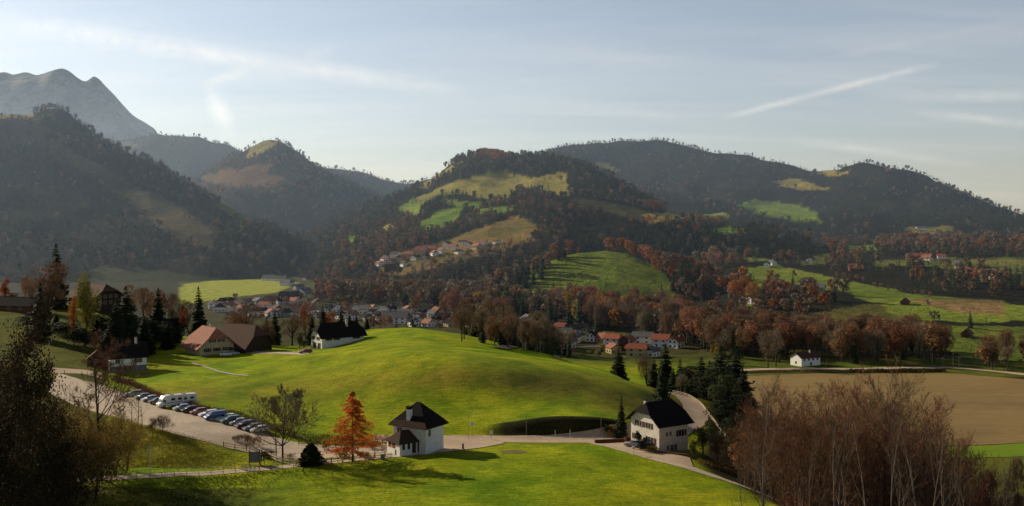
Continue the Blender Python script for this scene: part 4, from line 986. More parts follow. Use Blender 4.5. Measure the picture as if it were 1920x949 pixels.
house('white two storey house with dark half hipped roof beside the curving road', 'house', (((1236 - CX) / F * 196), 196, 20.5), R(-57), 9.0, 8.2, 6.0, 3.5, M['white_old'], M['roof_dark'], 'half', 1.0,
      wins=[('f', -1.7, 4.3, 1.5, 1.15, True), ('f', 1.1, 4.3, 1.5, 1.15, True), ('f', -2.6, 1.3, 1.6, 1.2, True), ('f', 1.9, 1.2, 1.9, 1.35, True), ('r', -1.9, 3.0, .55, .75), ('r', -.9, 3.0, .5, .75), ('r', 2.2, 2.6, 1.6, 1.3, True), ('r', -1.6, .1, .5, .9), ('r', -.5, -.4, .7, 1.4), ('r', .5, -.4, .7, 1.4)],
      chims=[(-.6, -3.2, 7.8, 9.9, .8)], doors=[('f', 0, 1.0, 2.1)])
house('long white house with black hipped roof and red garage doors on the green rise', 'house', on(633, 347, -.4), R(-52), 9.2, 17.5, 5.0, 4.2, M['white'], M['roof_dark'], 'half', 1.1,
      wins=[('f', -2.6, 3.2, 1.5, 1.1, True), ('f', 1.2, 3.2, 1.3, 1.1, True), ('r', -6, 3.1, 1.3, 1.1, True), ('r', -2.6, 3.1, 1.3, 1.1, True), ('r', 5.6, 3.1, 2.0, 1.2, True), ('f', 0, 5.6, .9, .8)],
      chims=[(1.5, 3.0, 7.2, 10.6, .8)], doors=[('f', -1.5, 2.3, 2.1), ('f', 2.2, 2.3, 2.1)])
house('cottage with cream walls, dark roof and stone base at the top of the car park', 'house', on(238, 281, 1.6), R(-60), 6.5, 10.5, 3.4, 3.4, M['white'], M['roof_dark'], 'gable', .7,
      wins=[('r', -3.0, 1.2, 1.2, 1.2), ('r', 2.2, 1.2, 1.0, 1.2), ('r', 3.4, 1.2, 1.0, 1.2), ('f', 0, 1.2, 1.1, 1.2)], chims=[(0, 2.6, 5.6, 8.6, .65)], base=.35, gable=M['timber_red'])
house('farmhouse with broad weathered red roof and cream gable left of the barn', 'farmhouse', on(392, 322, 0), R(42), 12.5, 13.0, 3.6, 5.6, M['cream'], M['roof_pink'], 'half', 1.5,
      wins=[('f', -3.4, 1.2, 1.3, 1.2, True), ('f', 0, 1.2, 1.3, 1.2, True), ('f', 3.4, 1.2, 1.3, 1.2, True), ('f', -1.6, 4.3, 1.2, 1.1, True), ('f', 1.6, 4.3, 1.2, 1.1, True), ('l', 2, 1.2, 1.2, 1.1)], chims=[(2, 3, 7, 10.2, .8)], doors=[('f', 5.2, 1.2, 2.1)])
e_ = house('large barn with sweeping dark brown tiled roof joined to the red roofed farmhouse', 'barn', on(452, 330, 0), R(62), 13.5, 17.0, 3.0, 6.6, M['timber'], M['roof_brown'], 'half', 1.4,
      wins=[('l', -5, .9, 1.6, 1.2), ('l', -2.4, .9, 1.6, 1.2), ('l', 3, .9, 1.3, 1.2)], doors=[('f', 0, 3.4, 3.0)])
house('dark timber chalet with wide roof above the trees on the left', 'chalet', on(178, 448, -1), R(62), 15, 19, 9.5, 5.2, M['timber'], M['roof_brown'], 'half', 1.8,
      wins=[('f', x, z, 1.3, 1.3) for x in (-4.6, -1.6, 1.6, 4.6) for z in (5.2, 8.2)] + [('l', y, 6, 1.3, 1.3) for y in (-6, -2, 2, 6)], gable=M['timber'])
house('small shed with red roof left of the cottage', 'shed', on(182, 287, 0), R(20), 5, 6, 2.4, 2.2, M['timber'], M['roof_brown'], 'gable', .5, wins=[('f', 0, 1, 1, .9)])
house('low outbuilding with dark roof behind the trees at the left edge', 'house', on(30, 395, 0), R(75), 8, 22, 3, 3, M['timber_red'], M['roof_dark'], 'gable', .8, wins=[('l', -6, 1, 1.4, 1.1), ('l', 0, 1, 1.4, 1.1), ('l', 6, 1, 1.4, 1.1)])
house('small grey roofed house half hidden between conifers above the farm', 'house', on(318, 400, 0), R(-40), 9, 10, 3.6, 3.2, M['greywall'], M['roof_dark'], 'gable', .8, wins=[('f', -2, 1.2, 1.2, 1.2), ('f', 2, 1.2, 1.2, 1.2)])
# ------------------------------------------------------------------ village houses
WALLN = {'w': ('white', M['white']), 'c': ('cream', M['cream']), 'g': ('grey', M['greywall']), 't': ('timber', M['timber_red'])}
ROOFN = {'d': ('dark', M['roof_dark']), 'r': ('red', M['roof_red']), 'b': ('brown', M['roof_brown']), 'g': ('grey', M['roof_grey']), 'p': ('pale red', M['roof_pink'])}
ORD = ['', 'second ', 'third ', 'fourth ', 'fifth ', 'sixth ', 'seventh ', 'eighth ', 'ninth ', 'tenth ', 'eleventh ', 'twelfth ', 'thirteenth ', 'fourteenth ', 'fifteenth ', 'sixteenth ', 'seventeenth ', 'eighteenth ', 'nineteenth ', 'twentieth ']
V = {
 'in the village left of the brown wood': [(400, 578, 20, 'wb', 20), (424, 572, 26, 'wd', -30), (446, 578, 20, 'cb', 60), (462, 572, 22, 'wp', -20), (484, 572, 22, 'gg', 35), (497, 580, 20, 'wr', 70), (507, 570, 24, 'cr', -30), (520, 585, 22, 'wb', 30), (530, 572, 22, 'gd', -60),
     (541, 566, 30, 'wd', 80), (556, 556, 22, 'gd', 30), (572, 551, 20, 'wg', -40), (585, 556, 18, 'wd', 60), (548, 582, 20, 'cp', -30), (563, 592, 22, 'wd', 40), (579, 588, 26, 'wp', -25), (594, 576, 20, 'cb', 20), (560, 543, 18, 'gg', -50), (538, 536, 20, 'wg', 70), (606, 590, 20, 'wd', 20), (437, 590, 24, 'gg', 75), (475, 592, 22, 'wd', 20), (412, 584, 22, 'wd', 15), (455, 586, 20, 'cp', 50), (490, 588, 20, 'wd', -40), (508, 594, 22, 'wp', 30), (533, 592, 20, 'gd', -20), (552, 572, 20, 'wr', 50), (590, 566, 18, 'gd', 30), (428, 580, 18, 'wp', -50), (470, 583, 18, 'wd', 20), (615, 584, 18, 'gd', 50), (600, 598, 20, 'wp', -30)],
 'at the far edge of the pale green field': [(506, 526, 24, 'wg', 80), (527, 527, 20, 'wg', 85), (576, 525, 14, 'wp', -40), (546, 528, 12, 'gd', 20)],
 'in the village behind the dark conifers': [(630, 584, 24, 'wd', 25), (665, 584, 22, 'wd', 20), (647, 590, 18, 'wp', -40), (684, 588, 18, 'wg', 70), (697, 592, 16, 'wb', -20), (708, 596, 18, 'cd', 30), (720, 590, 18, 'wg', 60), (733, 588, 16, 'gd', -30), (640, 598, 20, 'wd', 40), (660, 600, 20, 'wp', -30), (690, 602, 20, 'gd', 20), (715, 604, 20, 'wd', -40), (700, 582, 16, 'wp', 30), (725, 580, 16, 'wd', 60), (678, 579, 16, 'cp', -30)],
 'in the village just beyond the brow of the green rise': [(742, 606, 42, 'wg', 82), (762, 596, 26, 'gg', 75), (775, 612, 16, 'wd', 30), (786, 600, 18, 'cp', -40), (803, 612, 22, 'wp', 40), (817, 608, 20, 'gd', -30), (828, 604, 24, 'td', 70), (843, 612, 20, 'cd', 30), (856, 608, 16, 'wb', -20), (878, 604, 18, 'wp', 60), (893, 608, 20, 'gd', 20), (908, 612, 18, 'wp', -35), (752, 580, 20, 'wd', 50), (800, 588, 18, 'gg', -30), (820, 590, 18, 'cp', 40), (770, 584, 16, 'wd', -50), (922, 606, 16, 'cd', 60), (735, 598, 20, 'wd', 30), (765, 586, 18, 'wp', 20), (790, 592, 18, 'wd', -40), (812, 596, 18, 'wg', 50), (835, 596, 18, 'wp', -20), (850, 590, 18, 'gd', 40), (870, 594, 18, 'wp', 60), (885, 614, 20, 'wd', 30), (780, 606, 18, 'wg', 60), (920, 614, 18, 'wp', 20), (940, 610, 18, 'gd', -30)],
 'in the hillside hamlet above the brown wood': [(722, 490, 16, 'wb', 30), (735, 494, 16, 'cp', -30), (742, 482, 18, 'wb', 60), (752, 488, 16, 'cr', -20), (758, 498, 14, 'wb', 30), (768, 480, 18, 'cp', 70), (780, 486, 16, 'wb', -40), (790, 474, 20, 'cr', 75), (806, 470, 22, 'cr', 80), (815, 478, 14, 'wp', 20), (798, 484, 14, 'cb', -30), (850, 468, 16, 'wp', 60), (838, 462, 14, 'wb', -30), (828, 474, 14, 'wp', 40), (860, 476, 14, 'wd', 30), (905, 458, 13, 'wp', 60), (712, 498, 14, 'wp', 40), (700, 506, 14, 'cb', -30), (880, 462, 16, 'wp', -30), (894, 466, 18, 'cp', 40), (868, 458, 14, 'wb', 70), (912, 470, 14, 'cp', -20), (735, 506, 22, 'td', 80), (930, 458, 12, 'wb', 30)],
 'in the group of red roofs right of the green rise': [(990, 606, 26, 'wg', 15), (996, 622, 30, 'cr', 70), (1015, 622, 24, 'cr', -50), (1003, 634, 22, 'cr', 75), (1046, 638, 46, 'wg', 78), (1076, 642, 24, 'wg', -15), (1052, 622, 22, 'cr', 70), (1076, 626, 26, 'gd', 80), (1094, 620, 14, 'gd', 70), (1150, 648, 30, 'wr', 60), (1176, 650, 28, 'tr', -30), (1206, 644, 34, 'wg', 70), (1240, 650, 30, 'wr', 66), (1268, 652, 28, 'wr', -40), (1228, 640, 20, 'wd', 30), (1132, 642, 18, 'cp', 40), (1110, 640, 18, 'wd', -30), (1065, 652, 18, 'wp', 40), (1030, 628, 20, 'wr', -30), (972, 622, 20, 'wp', 40), (955, 618, 18, 'wd', -30), (1194, 668, 34, 'cr', 72), (1222, 668, 22, 'wg', -40), (1150, 662, 16, 'cp', 20), (1176, 658, 16, 'td', -20), (1008, 640, 12, 'cb', 20)],
 'on the slope to the right of the green knoll': [(1365, 528, 14, 'gg', 60), (1408, 568, 24, 'wr', -50), (1474, 546, 22, 'wp', 70), (1514, 536, 32, 'cp', -40), (1518, 540, 24, 'td', 30), (1538, 546, 16, 'gg', 60), (1448, 497, 12, 'wg', 20), (1438, 500, 10, 'wd', -30), (1518, 493, 10, 'wg', 50), (1604, 508, 22, 'tp', 80), (1368, 470, 8, 'gg', 30), (1465, 446, 10, 'wg', 70), (1400, 590, 14, 'wd', 40)],
 'in the farms along the upper right edge of the slope': [(1722, 486, 38, 'tr', 84), (1738, 488, 18, 'wp', 40), (1765, 486, 14, 'wr', 75), (1795, 494, 18, 'wp', -30), (1800, 504, 14, 'cb', 30), (1822, 512, 20, 'tp', 70), (1860, 516, 24, 'wp', -40), (1878, 520, 20, 'tb', 40), (1863, 524, 12, 'wd', 20), (1727, 430, 16, 'wg', 80)],
}
rv = random.Random(5)
for zone, lst in V.items():
    seen = {}
    tot = {}
    for it in lst: tot[it[3]] = tot.get(it[3], 0) + 1
    for (px, py, wpx, mm, ang) in sorted(lst):
        g = G(px, py); size = wpx * 1.22 * g.y / F
        a = R(ang); c, s = abs(math.cos(a)), abs(math.sin(a))
        # footprint W x D whose apparent width is the one in the photograph
        ratio = 1.7 if wpx > 30 else rv.uniform(1.1, 1.4)
        W = size / (c + ratio * s); D = W * ratio
        W = min(max(W, 6.0), 13); D = min(max(D, 7.0), 30)
        h = rv.uniform(3.2, 5.0) if wpx < 30 else 5.2; rise = W * rv.uniform(.28, .40)
        k = seen.get(mm, 0); seen[mm] = k + 1
        wn_, wm = WALLN[mm[0]]; rn, rm = ROOFN[mm[1]]
        lab = ('%s%s house with %s roof %s' % ((ORD[k] if tot[mm] > 1 and k else ('leftmost ' if tot[mm] > 1 else '')), wn_, rn, zone)).strip()
        if tot[mm] > 1 and k: lab = '%sfrom left of %s walled houses with %s roof %s' % (ORD[k], wn_, rn, zone)
        lab = ' '.join(lab.split()[:16])
        wins = []
        near_ = g.y < 900
        side = 'r' if ang < 0 else 'l'
        nF = 2 if W < 9 else 3; nS = 2 if D < 12 else 4
        if g.y < 1500:
            for lev in range(2 if h > 4.4 else 1):
                for i in range(nF): wins.append(('f', (i - (nF - 1) / 2) * W / nF * .9, .9 + 2.5 * lev, 1.25, 1.2))
                for i in range(nS): wins.append((side, (i - (nS - 1) / 2) * D / nS * .9, .9 + 2.5 * lev, 1.25, 1.2))
            wins.append(('f', 0, h + rise * .15, 1.1, 1.0))
        chims = [(W * .15, D * rv.uniform(-.25, .25), h + rise * .5, h + rise + .9, .7)]
        house(lab, 'house', (g.x, g.y, g.z - .3), a, W, D, h, rise, wm, rm, 'gable' if rv.random() < .8 else 'half', .8, wins, chims, detail=False, group='houses ' + zone,
              gable=(M['timber_red'] if rv.random() < .35 and mm[0] != 't' else None))
house('white house with low red roof at the corner of the brown field', 'house', (G(1510, 684).x, G(1510, 684).y, G(1510, 684).z), R(-62), 7.5, 13, 4.4, 2.2, M['white'], M['roof_brown'], 'gable', .7,
      [('r', -4.5, 2.6, 1.2, 1.1), ('r', -1.5, 2.6, 1.2, 1.1), ('r', 1.5, 2.6, 1.2, 1.1), ('r', 4.5, 2.6, 1.2, 1.1), ('r', 0, .3, 1.2, 1.4), ('f', 0, 1, 1, 1.2)], [(1, 2, 5, 7.6, .6)])
for px, py, w, lab in ((1697, 571, 8, 'small brown hay barn alone on the bright green slope'), (1813, 632, 9, 'small brown hay barn in the shaded dip near the right edge')):
    g = G(px, py); house(lab, 'barn', (g.x, g.y, g.z - .2), R(-35), 5.5, w, 2.8, 2.6, M['timber_red'], M['roof_brown'], 'gable', .7, [], [], [('f', 0, 2.0, 2.2)], name='barn')
# tower crane in the village
g = G(893, 606); e = empty('tower_crane', g, R(172)); tag(e, 'thin pale yellow tower crane standing over the village', 'crane')
hm = g.y * 34 / F; jl = g.y * 22 / F
m = MB()
for sx in (-.5, .5):
    for sy in (-.5, .5): m.tube((sx, sy, 0), (sx, sy, hm), .12, n=4)
k = int(hm / 1.5)
for i in range(k): m.tube((-.5 if i % 2 else .5, -.5, i * 1.5), (.5 if i % 2 else -.5, -.5, i * 1.5 + 1.5), .08, n=4); m.tube((-.5, -.5 if i % 2 else .5, i * 1.5), (-.5, .5 if i % 2 else -.5, i * 1.5 + 1.5), .08, n=4)
m.build('mast', M['yellow'], e)
m = MB()
for s in (-.4, .4): m.tube((-4, s, hm), (jl, s, hm), .13, n=4)
m.tube((-4, 0, hm + .9), (jl, 0, hm + .9), .12, n=4)
for i in range(int(jl / 1.4)): m.tube((i * 1.4, -.4, hm), (i * 1.4 + .7, 0, hm + .9), .06, n=4); m.tube((i * 1.4 + .7, 0, hm + .9), (i * 1.4 + 1.4, .4, hm), .06, n=4)
m.build('jib', M['yellow'], e)
MB().box(-4.2, -2.8, -.6, .6, hm - 1.2, hm - .1).build('counterweight', M['greywall'], e)
MB().box(-.7, .7, -.9, -.52, hm - 1.6, hm - .2).build('cab', M['whitemetal'], e)
# ------------------------------------------------------------------ vehicles
def car_shape(kind):
    """(body outline x,z), (cabin outline), half width, wheel x, wheel radius; front is +x"""
    if kind == 'hatch': return [(-1.95, .32), (-2.02, .60), (-1.95, .92), (-1.6, 1.0), (.75, 1.0), (1.5, .88), (1.95, .70), (2.02, .45), (1.95, .30)], [(-1.85, .96), (-1.45, 1.42), (-.2, 1.47), (.25, 1.40), (1.05, .97)], .87, 1.25, .31
    if kind == 'wagon': return [(-2.25, .32), (-2.30, .62), (-2.22, .95), (.75, 1.0), (1.65, .88), (2.2, .70), (2.28, .45), (2.2, .30)], [(-2.2, .95), (-1.95, 1.42), (-.2, 1.46), (.2, 1.38), (1.05, .97)], .89, 1.38, .32
    if kind == 'suv': return [(-2.15, .40), (-2.2, .72), (-2.12, 1.08), (.85, 1.12), (1.7, 1.02), (2.15, .85), (2.2, .50), (2.12, .38)], [(-2.1, 1.08), (-1.85, 1.66), (0, 1.70), (.35, 1.62), (1.1, 1.10)], .92, 1.3, .37
    if kind == 'van': return [(-2.5, .35), (-2.5, 1.15), (1.35, 1.18), (2.1, 1.0), (2.42, .75), (2.45, .42), (2.38, .33)], [(-2.48, 1.12), (-2.42, 1.92), (.55, 1.96), (.9, 1.90), (1.75, 1.12)], .96, 1.55, .34
CARM = {}
def loft_side(m, prof, w0, w1, z0, z1):
    """side outline extruded across, narrower at the top"""
    n = len(prof); vs = []
    for s in (-1, 1):
        for x, z in prof:
            t = (z - z0) / max(1e-6, z1 - z0); vs.append((x, s * (w0 * (1 - t) + w1 * t), z))
    m.add(vs, [tuple(range(n)), tuple(range(n, 2 * n))[::-1]] + [(i, n + i, n + (i + 1) % n, (i + 1) % n) for i in range(n)])
def car(kind, paint, loc, heading, label, group='cars parked along the meadow edge', cat='car'):
    body, cab, hw, wx, wr = car_shape(kind); key = (kind, paint)
    e = empty('parked_car' if kind != 'van' else 'parked_van', loc, heading); tag(e, label, cat, group)
    m = MB(); loft_side(m, body, hw, hw * .96, body[0][1], 1.0); z0, z1 = cab[0][1], max(z for x, z in cab)
    loft_side(m, cab, hw * .94, hw * .74, z0, z1)
    m.build('body', M['car_' + paint], e, bevel=.06)
    # glass band, slightly proud of the cabin sides and ends
    zt = z1 - .09; zb = z0 + .09
    def cx(z, front):
        P_ = cab if not front else cab[::-1]
        for (xa, za), (xb, zb_) in zip(P_, P_[1:]):
            if min(za, zb_) <= z <= max(za, zb_): return xa + (xb - xa) * (z - za) / (zb_ - za + 1e-9)
        return P_[0][0]
    def hwz(z): t = (z - z0) / (z1 - z0); return hw * (.94 * (1 - t) + .74 * t)
    rb_, rt, fb, ft = cx(zb, 0) + .12, cx(zt, 0) + .12, cx(zb, 1) - .12, cx(zt, 1) - .12
    split = [(rb_ + (fb - rb_) * a, rt + (ft - rt) * a) for a in (0, .33, .38, .66, .71, 1)]
    for i in (0, 2, 4):
        for s in (-1, 1):
            if kind == 'van' and i < 4: 
                if paint == 'blue': continue
            g_ = MB(); o = .02 * s
            q = [(split[i][0], s * hwz(zb) + o, zb), (split[i + 1][0], s * hwz(zb) + o, zb), (split[i + 1][1], s * hwz(zt) + o, zt), (split[i][1], s * hwz(zt) + o, zt)]
            g_.slab(q if s < 0 else q[::-1], .03, .0); g_.build('side_window', M['glass'], e)
    for front in (True, False):
        xb, xt = (cx(zb, 1) + .02, cx(zt, 1) + .02) if front else (cx(zb, 0) - .02, cx(zt, 0) - .02)
        q = [(xb, -hwz(zb) * .88, zb), (xb, hwz(zb) * .88, zb), (xt, hwz(zt) * .88, zt), (xt, -hwz(zt) * .88, zt)]
        g_ = MB(); g_.slab(q if front else q[::-1], .03); g_.build('windscreen' if front else 'rear_window', M['glass'], e)
    for s in (-1, 1):
        MB().box(body[-2][0] - .10, body[-2][0] + .01, s * hw * .72 - .17, s * hw * .72 + .17, .62, .76).build('headlight', M['lamp'], e)
        MB().box(body[1][0] - .02, body[1][0] + .10, s * hw * .78 - .12, s * hw * .78 + .12, .70, .92).build('tail_light', M['tail'], e)
        for x in (-wx, wx):
            wle = MB().tube((0, -.1, 0), (0, .1, 0), wr, n=16).build('wheel', M['tyre'], e, loc=(x, s * (hw - .07), wr)); MB().tube((0, s * .085, 0), (0, s * .115, 0), wr * .62, n=12).build('rim', M['rim'], wle)
    return e
def carpos(px, py): g = G(px, py); g.z += .08; return g
HD = math.atan2(-.62, -.78)
row = [('wagon', 'silver', 250, 743, 'silver estate car at the far left end of the parked row'), ('hatch', 'grey', 268, 749, 'grey hatchback, second from the far left end of the parked row'), ('hatch', 'silver', 281, 753, 'silver hatchback left of the dark car beside the campers'),
       ('hatch', 'dark', 295, 757, 'dark car parked immediately left of the white camper vans'), ('hatch', 'silver', 341, 770, 'silver car parked immediately right of the white camper vans'), ('hatch', 'dark', 356, 773, 'dark car parked between silver car and red car'),
       ('hatch', 'red', 373, 777, 'red hatchback parked left of the blue van'), ('wagon', 'white', 391, 781, 'white car tucked against the left side of the blue van'), ('van', 'blue', 403, 787, 'blue van in the middle of the parked row'),
       ('wagon', 'white', 423, 789, 'white estate car right of the blue van'), ('suv', 'teal', 432, 794, 'dark teal car, second right of the blue van'), ('hatch', 'silver', 446, 797, 'silver hatchback left of the maroon car'),
       ('suv', 'maroon', 459, 803, 'dark maroon car near the right end of the parked row'), ('wagon', 'grey', 474, 807, 'grey car under the bare tree at the right end'), ('hatch', 'white', 486, 811, 'white hatchback last in the row, behind the bare tree')]
for i, (k, p, px, py, lab) in enumerate(row): car(k, p, carpos(px, py), HD + R(rv.uniform(-4, 4)), lab, cat='van' if k == 'van' else 'car')
car('wagon', 'silver', carpos(1190, 838), R(165), 'silver car parked in front of the white house by the road', 'cars by the white house')
car('hatch', 'dark', carpos(1212, 842), R(160), 'dark car parked between shrubs and the white house', 'cars by the white house')
car('hatch', 'white', carpos(424, 668), R(10), 'white car parked in shadow before the farmhouse', 'cars by the farm')
car('wagon', 'red', carpos(572, 663), R(-150), 'red car beside the long white house', 'cars by the farm')
car('hatch', 'silver', carpos(438, 666), R(20), 'silver car parked in shadow before the barn', 'cars by the farm')
def camper(loc, heading, label, L=6.4):
    e = empty('camper_van', loc, heading); tag(e, label, 'camper van', 'white camper vans in the car park')
    m = MB(); loft_side(m, [(-L / 2, .45), (-L / 2, 2.75), (L / 2 - 2.3, 2.9), (L / 2 - 1.2, 2.75), (L / 2 - .75, 2.1), (L / 2 - .55, 1.35), (L / 2, 1.1), (L / 2 + .05, .5), (L / 2 - .1, .4)], 1.08, 1.02, .4, 2.9); m.build('body', M['car_white'], e, bevel=.14)
    for s in (-1, 1):
        for x, w in ((-L * .32, .9), (-L * .05, 1.0)): MB().box(x - w / 2, x + w / 2, s * 1.06 - .03, s * 1.06 + .03, 1.55, 2.15).build('side_window', M['glass'], e)
        MB().box(-L / 2 + .4, L / 2 - 1.4, s * 1.085 - .012, s * 1.085 + .012, 1.05, 1.2).build('stripe', M['car_grey'], e)
        MB().box(L / 2 - 1.55, L / 2 - .95, s * 1.06 - .03, s * 1.06 + .03, 1.35, 1.95).build('cab_window', M['glass'], e)
        MB().box(L / 2 - .08, L / 2 + .07, s * .75 - .16, s * .75 + .16, .72, .9).build('headlight', M['lamp'], e)
        for x in (-L * .27, L / 2 - 1.2):
            wle = MB().tube((0, -.12, 0), (0, .12, 0), .36, n=16).build('wheel', M['tyre'], e, loc=(x, s * .98, .36)); MB().tube((0, s * .1, 0), (0, s * .135, 0), .22, n=12).build('rim', M['rim'], wle)
    g_ = MB(); g_.slab([(L / 2 - .53, -.85, 1.42), (L / 2 - .53, .85, 1.42), (L / 2 - .72, .8, 2.05), (L / 2 - .72, -.8, 2.05)], .05, .03); g_.build('windscreen', M['glass'], e)
    m = MB().box(-.8, .2, -.35, .35, 2.86, 3.0); m.build('roof_hatch', M['greywall'], e)
camper(carpos(319, 763), HD + R(6), 'white camper van with rounded front, left of the pair in the car park', 6.2)
camper(carpos(341, 761), HD + R(2), 'white camper van with taller square box, right of the pair', 6.8)

# ------------------------------------------------------------------ fences, boards, lamps
def fence(name, pts, label, step, post, rails, mat_, rail_r=.05, post_h=1.1, cat='fence', cap=None, sag=0, skip_posts=False):
    c = resample(pts, 200); L = np.r_[0, np.cumsum(np.linalg.norm(np.diff(c[:, :2], axis=0), axis=1))]; n = max(2, int(round(L[-1] / step)) + 1)
    t = np.linspace(0, L[-1], n); X = np.interp(t, L, c[:, 0]); Yv = np.interp(t, L, c[:, 1]); Z = Zg(X, Yv)
    e = empty(name, (X[0], Yv[0], Z[0])); tag(e, label, cat); o = Vector((X[0], Yv[0], Z[0]))
    for i in range(n):
        p = Vector((X[i], Yv[i], Z[i])) - o; h = post_h * random.uniform(.95, 1.06); lean = Vector((random.uniform(-.04, .04), random.uniform(-.04, .04), 0))
        m = MB(); m.tube((0, 0, -.3), tuple(lean + Vector((0, 0, h))), post, post * .95, 6 if post < .12 else 4)
        if cap: m.box(-post * 1.3, post * 1.3, -post * 1.3, post * 1.3, h, h + .08)
        q = m.build('post', mat_, e, loc=p)
    for z in rails:
        m = MB()
        for i in range(n - 1):
            a = Vector((X[i], Yv[i], Z[i] + z)) - o; b = Vector((X[i + 1], Yv[i + 1], Z[i + 1] + z)) - o
            m.tube(a, b, rail_r, n=4)
        m.build('rail', mat_, e)
    return e
fence('rail_fence', [P(470, 843), P(500, 856), P(522, 868), P(545, 873), P(560, 874)], 'pale two rail wooden fence beside the gravel ramp', 2.2, .12, (.45, .95), M['fence'], .12, 1.2)
fence('rail_fence', [P(555, 874), P(600, 872), P(640, 867), P(690, 860), P(722, 856)], 'fence with thick stone-coloured posts between path and larch', 2.4, .17, (.4, .85), M['fence'], .08, 1.15, cap=True)
fence('rail_fence', [P(419, 838), P(440, 842), P(462, 845)], 'short brown rail fence at the corner of the car park', 2.0, .09, (.35, .85), M['fence_brown'], .06, 1.1)
fence('rail_fence', [P(560, 834), P(620, 838), P(680, 838), P(735, 836)], 'brown rail fence along the hedge behind the larch', 2.0, .09, (.3, .8), M['fence_brown'], .06, 1.15)
pc = resample(pathB, 200)
fence('wire_fence', [tuple(p) for p in pc[10:178]], 'low post and wire fence along the lower side of the path', 2.15, .055, (.55, .95), M['post'], .014, 1.05)
pcA = resample(pathA, 200)
fence('wire_fence', [tuple(p) for p in pcA[20:105]], 'grey rail along the upper side of the path in the shade', 2.4, .05, (.8,), M['metal'], .03, .85)
fence('guard_rail', [P(958, 824), P(1040, 823), P(1130, 824)], 'low pale guard rail along the meadow side of the road', 2.2, .05, (.45,), M['whitemetal'], .05, .55, cat='guard rail')
fence('guard_rail', [PY_(1262, 260.5), PY_(1290, 255.5), PY_(1313, 246), PY_(1332, 232), PY_(1350, 222), PY_(1385, 212), PY_(1440, 200)], 'pale railing on the outside of the road bend behind the white house', 2.2, .06, (.4, .8), M['fence'], .07, .9, cat='guard rail')
def simple_pole(name, px, py, h, label, cat, mat_=None, r=.06, head=None, cross=False, group=None):
    g = G(px, py); e = empty(name, g, R(rv.uniform(-20, 20))); tag(e, label, cat, group); mat_ = mat_ or M['metal']
    MB().tube((0, 0, -.4), (0, 0, h), r, r * .8, 8).build('pole', mat_, e)
    if head == 'lamp': MB().box(-.32, .32, -.18, .18, h, h + .42).build('lamp_head', M['whitemetal'], e, bevel=.08)
    if head == 'arm': MB().tube((0, 0, h), (1.1, 0, h + .15), .04, n=6).build('arm', mat_, e); MB().box(.9, 1.6, -.12, .12, h + .06, h + .2).build('lamp_head', M['whitemetal'], e)
    if head == 'sign': MB().box(-.4, .4, -.07, -.03, h - .75, h).build('sign_panel', M['whitemetal'], e)
    if cross:
        MB().box(-.9, .9, -.06, .06, h - .9, h - .75).build('crossarm', mat_, e)
        for x in (-.75, .75): MB().tube((x, 0, h - .75), (x, 0, h - .5), .05, n=6).build('insulator', M['whitemetal'], e)
    return e
simple_pole('street_lamp', 280, 888, 4.6, 'white headed lamp post by the path in the shaded bank', 'street lamp', M['whitemetal'], .07, 'lamp')
simple_pole('street_lamp', 878, 822, 5.6, 'thin street lamp beside the road right of the chapel', 'street lamp', M['metal'], .05, 'arm')
simple_pole('road_sign', 886, 818, 3.2, 'small white road sign on the verge right of the chapel', 'sign', M['metal'], .05, 'sign')
simple_pole('road_sign', 921, 826, 2.2, 'low white direction sign where the dark bank begins', 'sign', M['metal'], .05, 'sign')
simple_pole('marker_post', 1041, 824, 2.1, 'thin white marker post before the dark bank, left of two', 'post', M['whitemetal'], .05)
simple_pole('marker_post', 1069, 824, 2.2, 'thin white marker post before the dark bank, right of two', 'post', M['whitemetal'], .05)
simple_pole('bollard', 868, 843, 1.25, 'short thick red-brown post on the sandy apron', 'post', M['timber_red'], .24)
simple_pole('utility_pole', 987, 815, 4.5, 'slim pole on top of the dark bank', 'pole', M['post'], .06)
simple_pole('utility_pole', 1127, 812, 4.6, 'slim pole near the narrow spruce beside the road', 'pole', M['post'], .06)
simple_pole('utility_pole', 92, 690, 8.5, 'grey pole between the left trees and cottage', 'pole', M['metal'], .09)
simple_pole('mailbox_post', 1188, 853, 1.3, 'small white box on a post at the drive edge', 'post', M['whitemetal'], .08, 'lamp')
for i, (px, py, h, lb) in enumerate([(1681, 691, 6, 'utility pole left of the row along the far road'), (1748, 690, 7.2, 'second utility pole along the far road'), (1768, 689, 5.2, 'third, short utility pole along the far road'), (1787, 690, 7.4, 'fourth, tallest utility pole along the far road'), (1798, 691, 6, 'fifth utility pole along the far road'), (1550, 694, 5.5, 'utility pole by the white house at the field corner')]):
    simple_pole('utility_pole', px, py, h, lb, 'pole', M['post'], .10, cross=i % 2 == 0, group='utility poles along the far road')
# information boards
g = G(477, 872); e = empty('information_board', g, R(8)); tag(e, 'tall grey-blue information board in a wooden frame by the ramp', 'board')
for x in (-.95, .95): MB().box(x - .1, x + .1, -.1, .1, -.3, 2.9).build('post', M['fence_brown'], e)
MB().box(-.84, .84, -.05, .05, .5, 2.6).build('panel', M['sign_blue'], e)
g = G(492, 871); e = empty('information_board', g, R(35)); tag(e, 'narrow board with white notice right of the grey-blue board', 'board')
for x in (-.35, .35): MB().box(x - .06, x + .06, -.06, .06, -.3, 2.1).build('post', M['fence_brown'], e)
MB().box(-.28, .28, -.04, .04, .7, 1.9).build('panel', M['timber'], e); MB().box(-.14, .16, -.06, -.045, .9, 1.5).build('notice', M['whitemetal'], e)
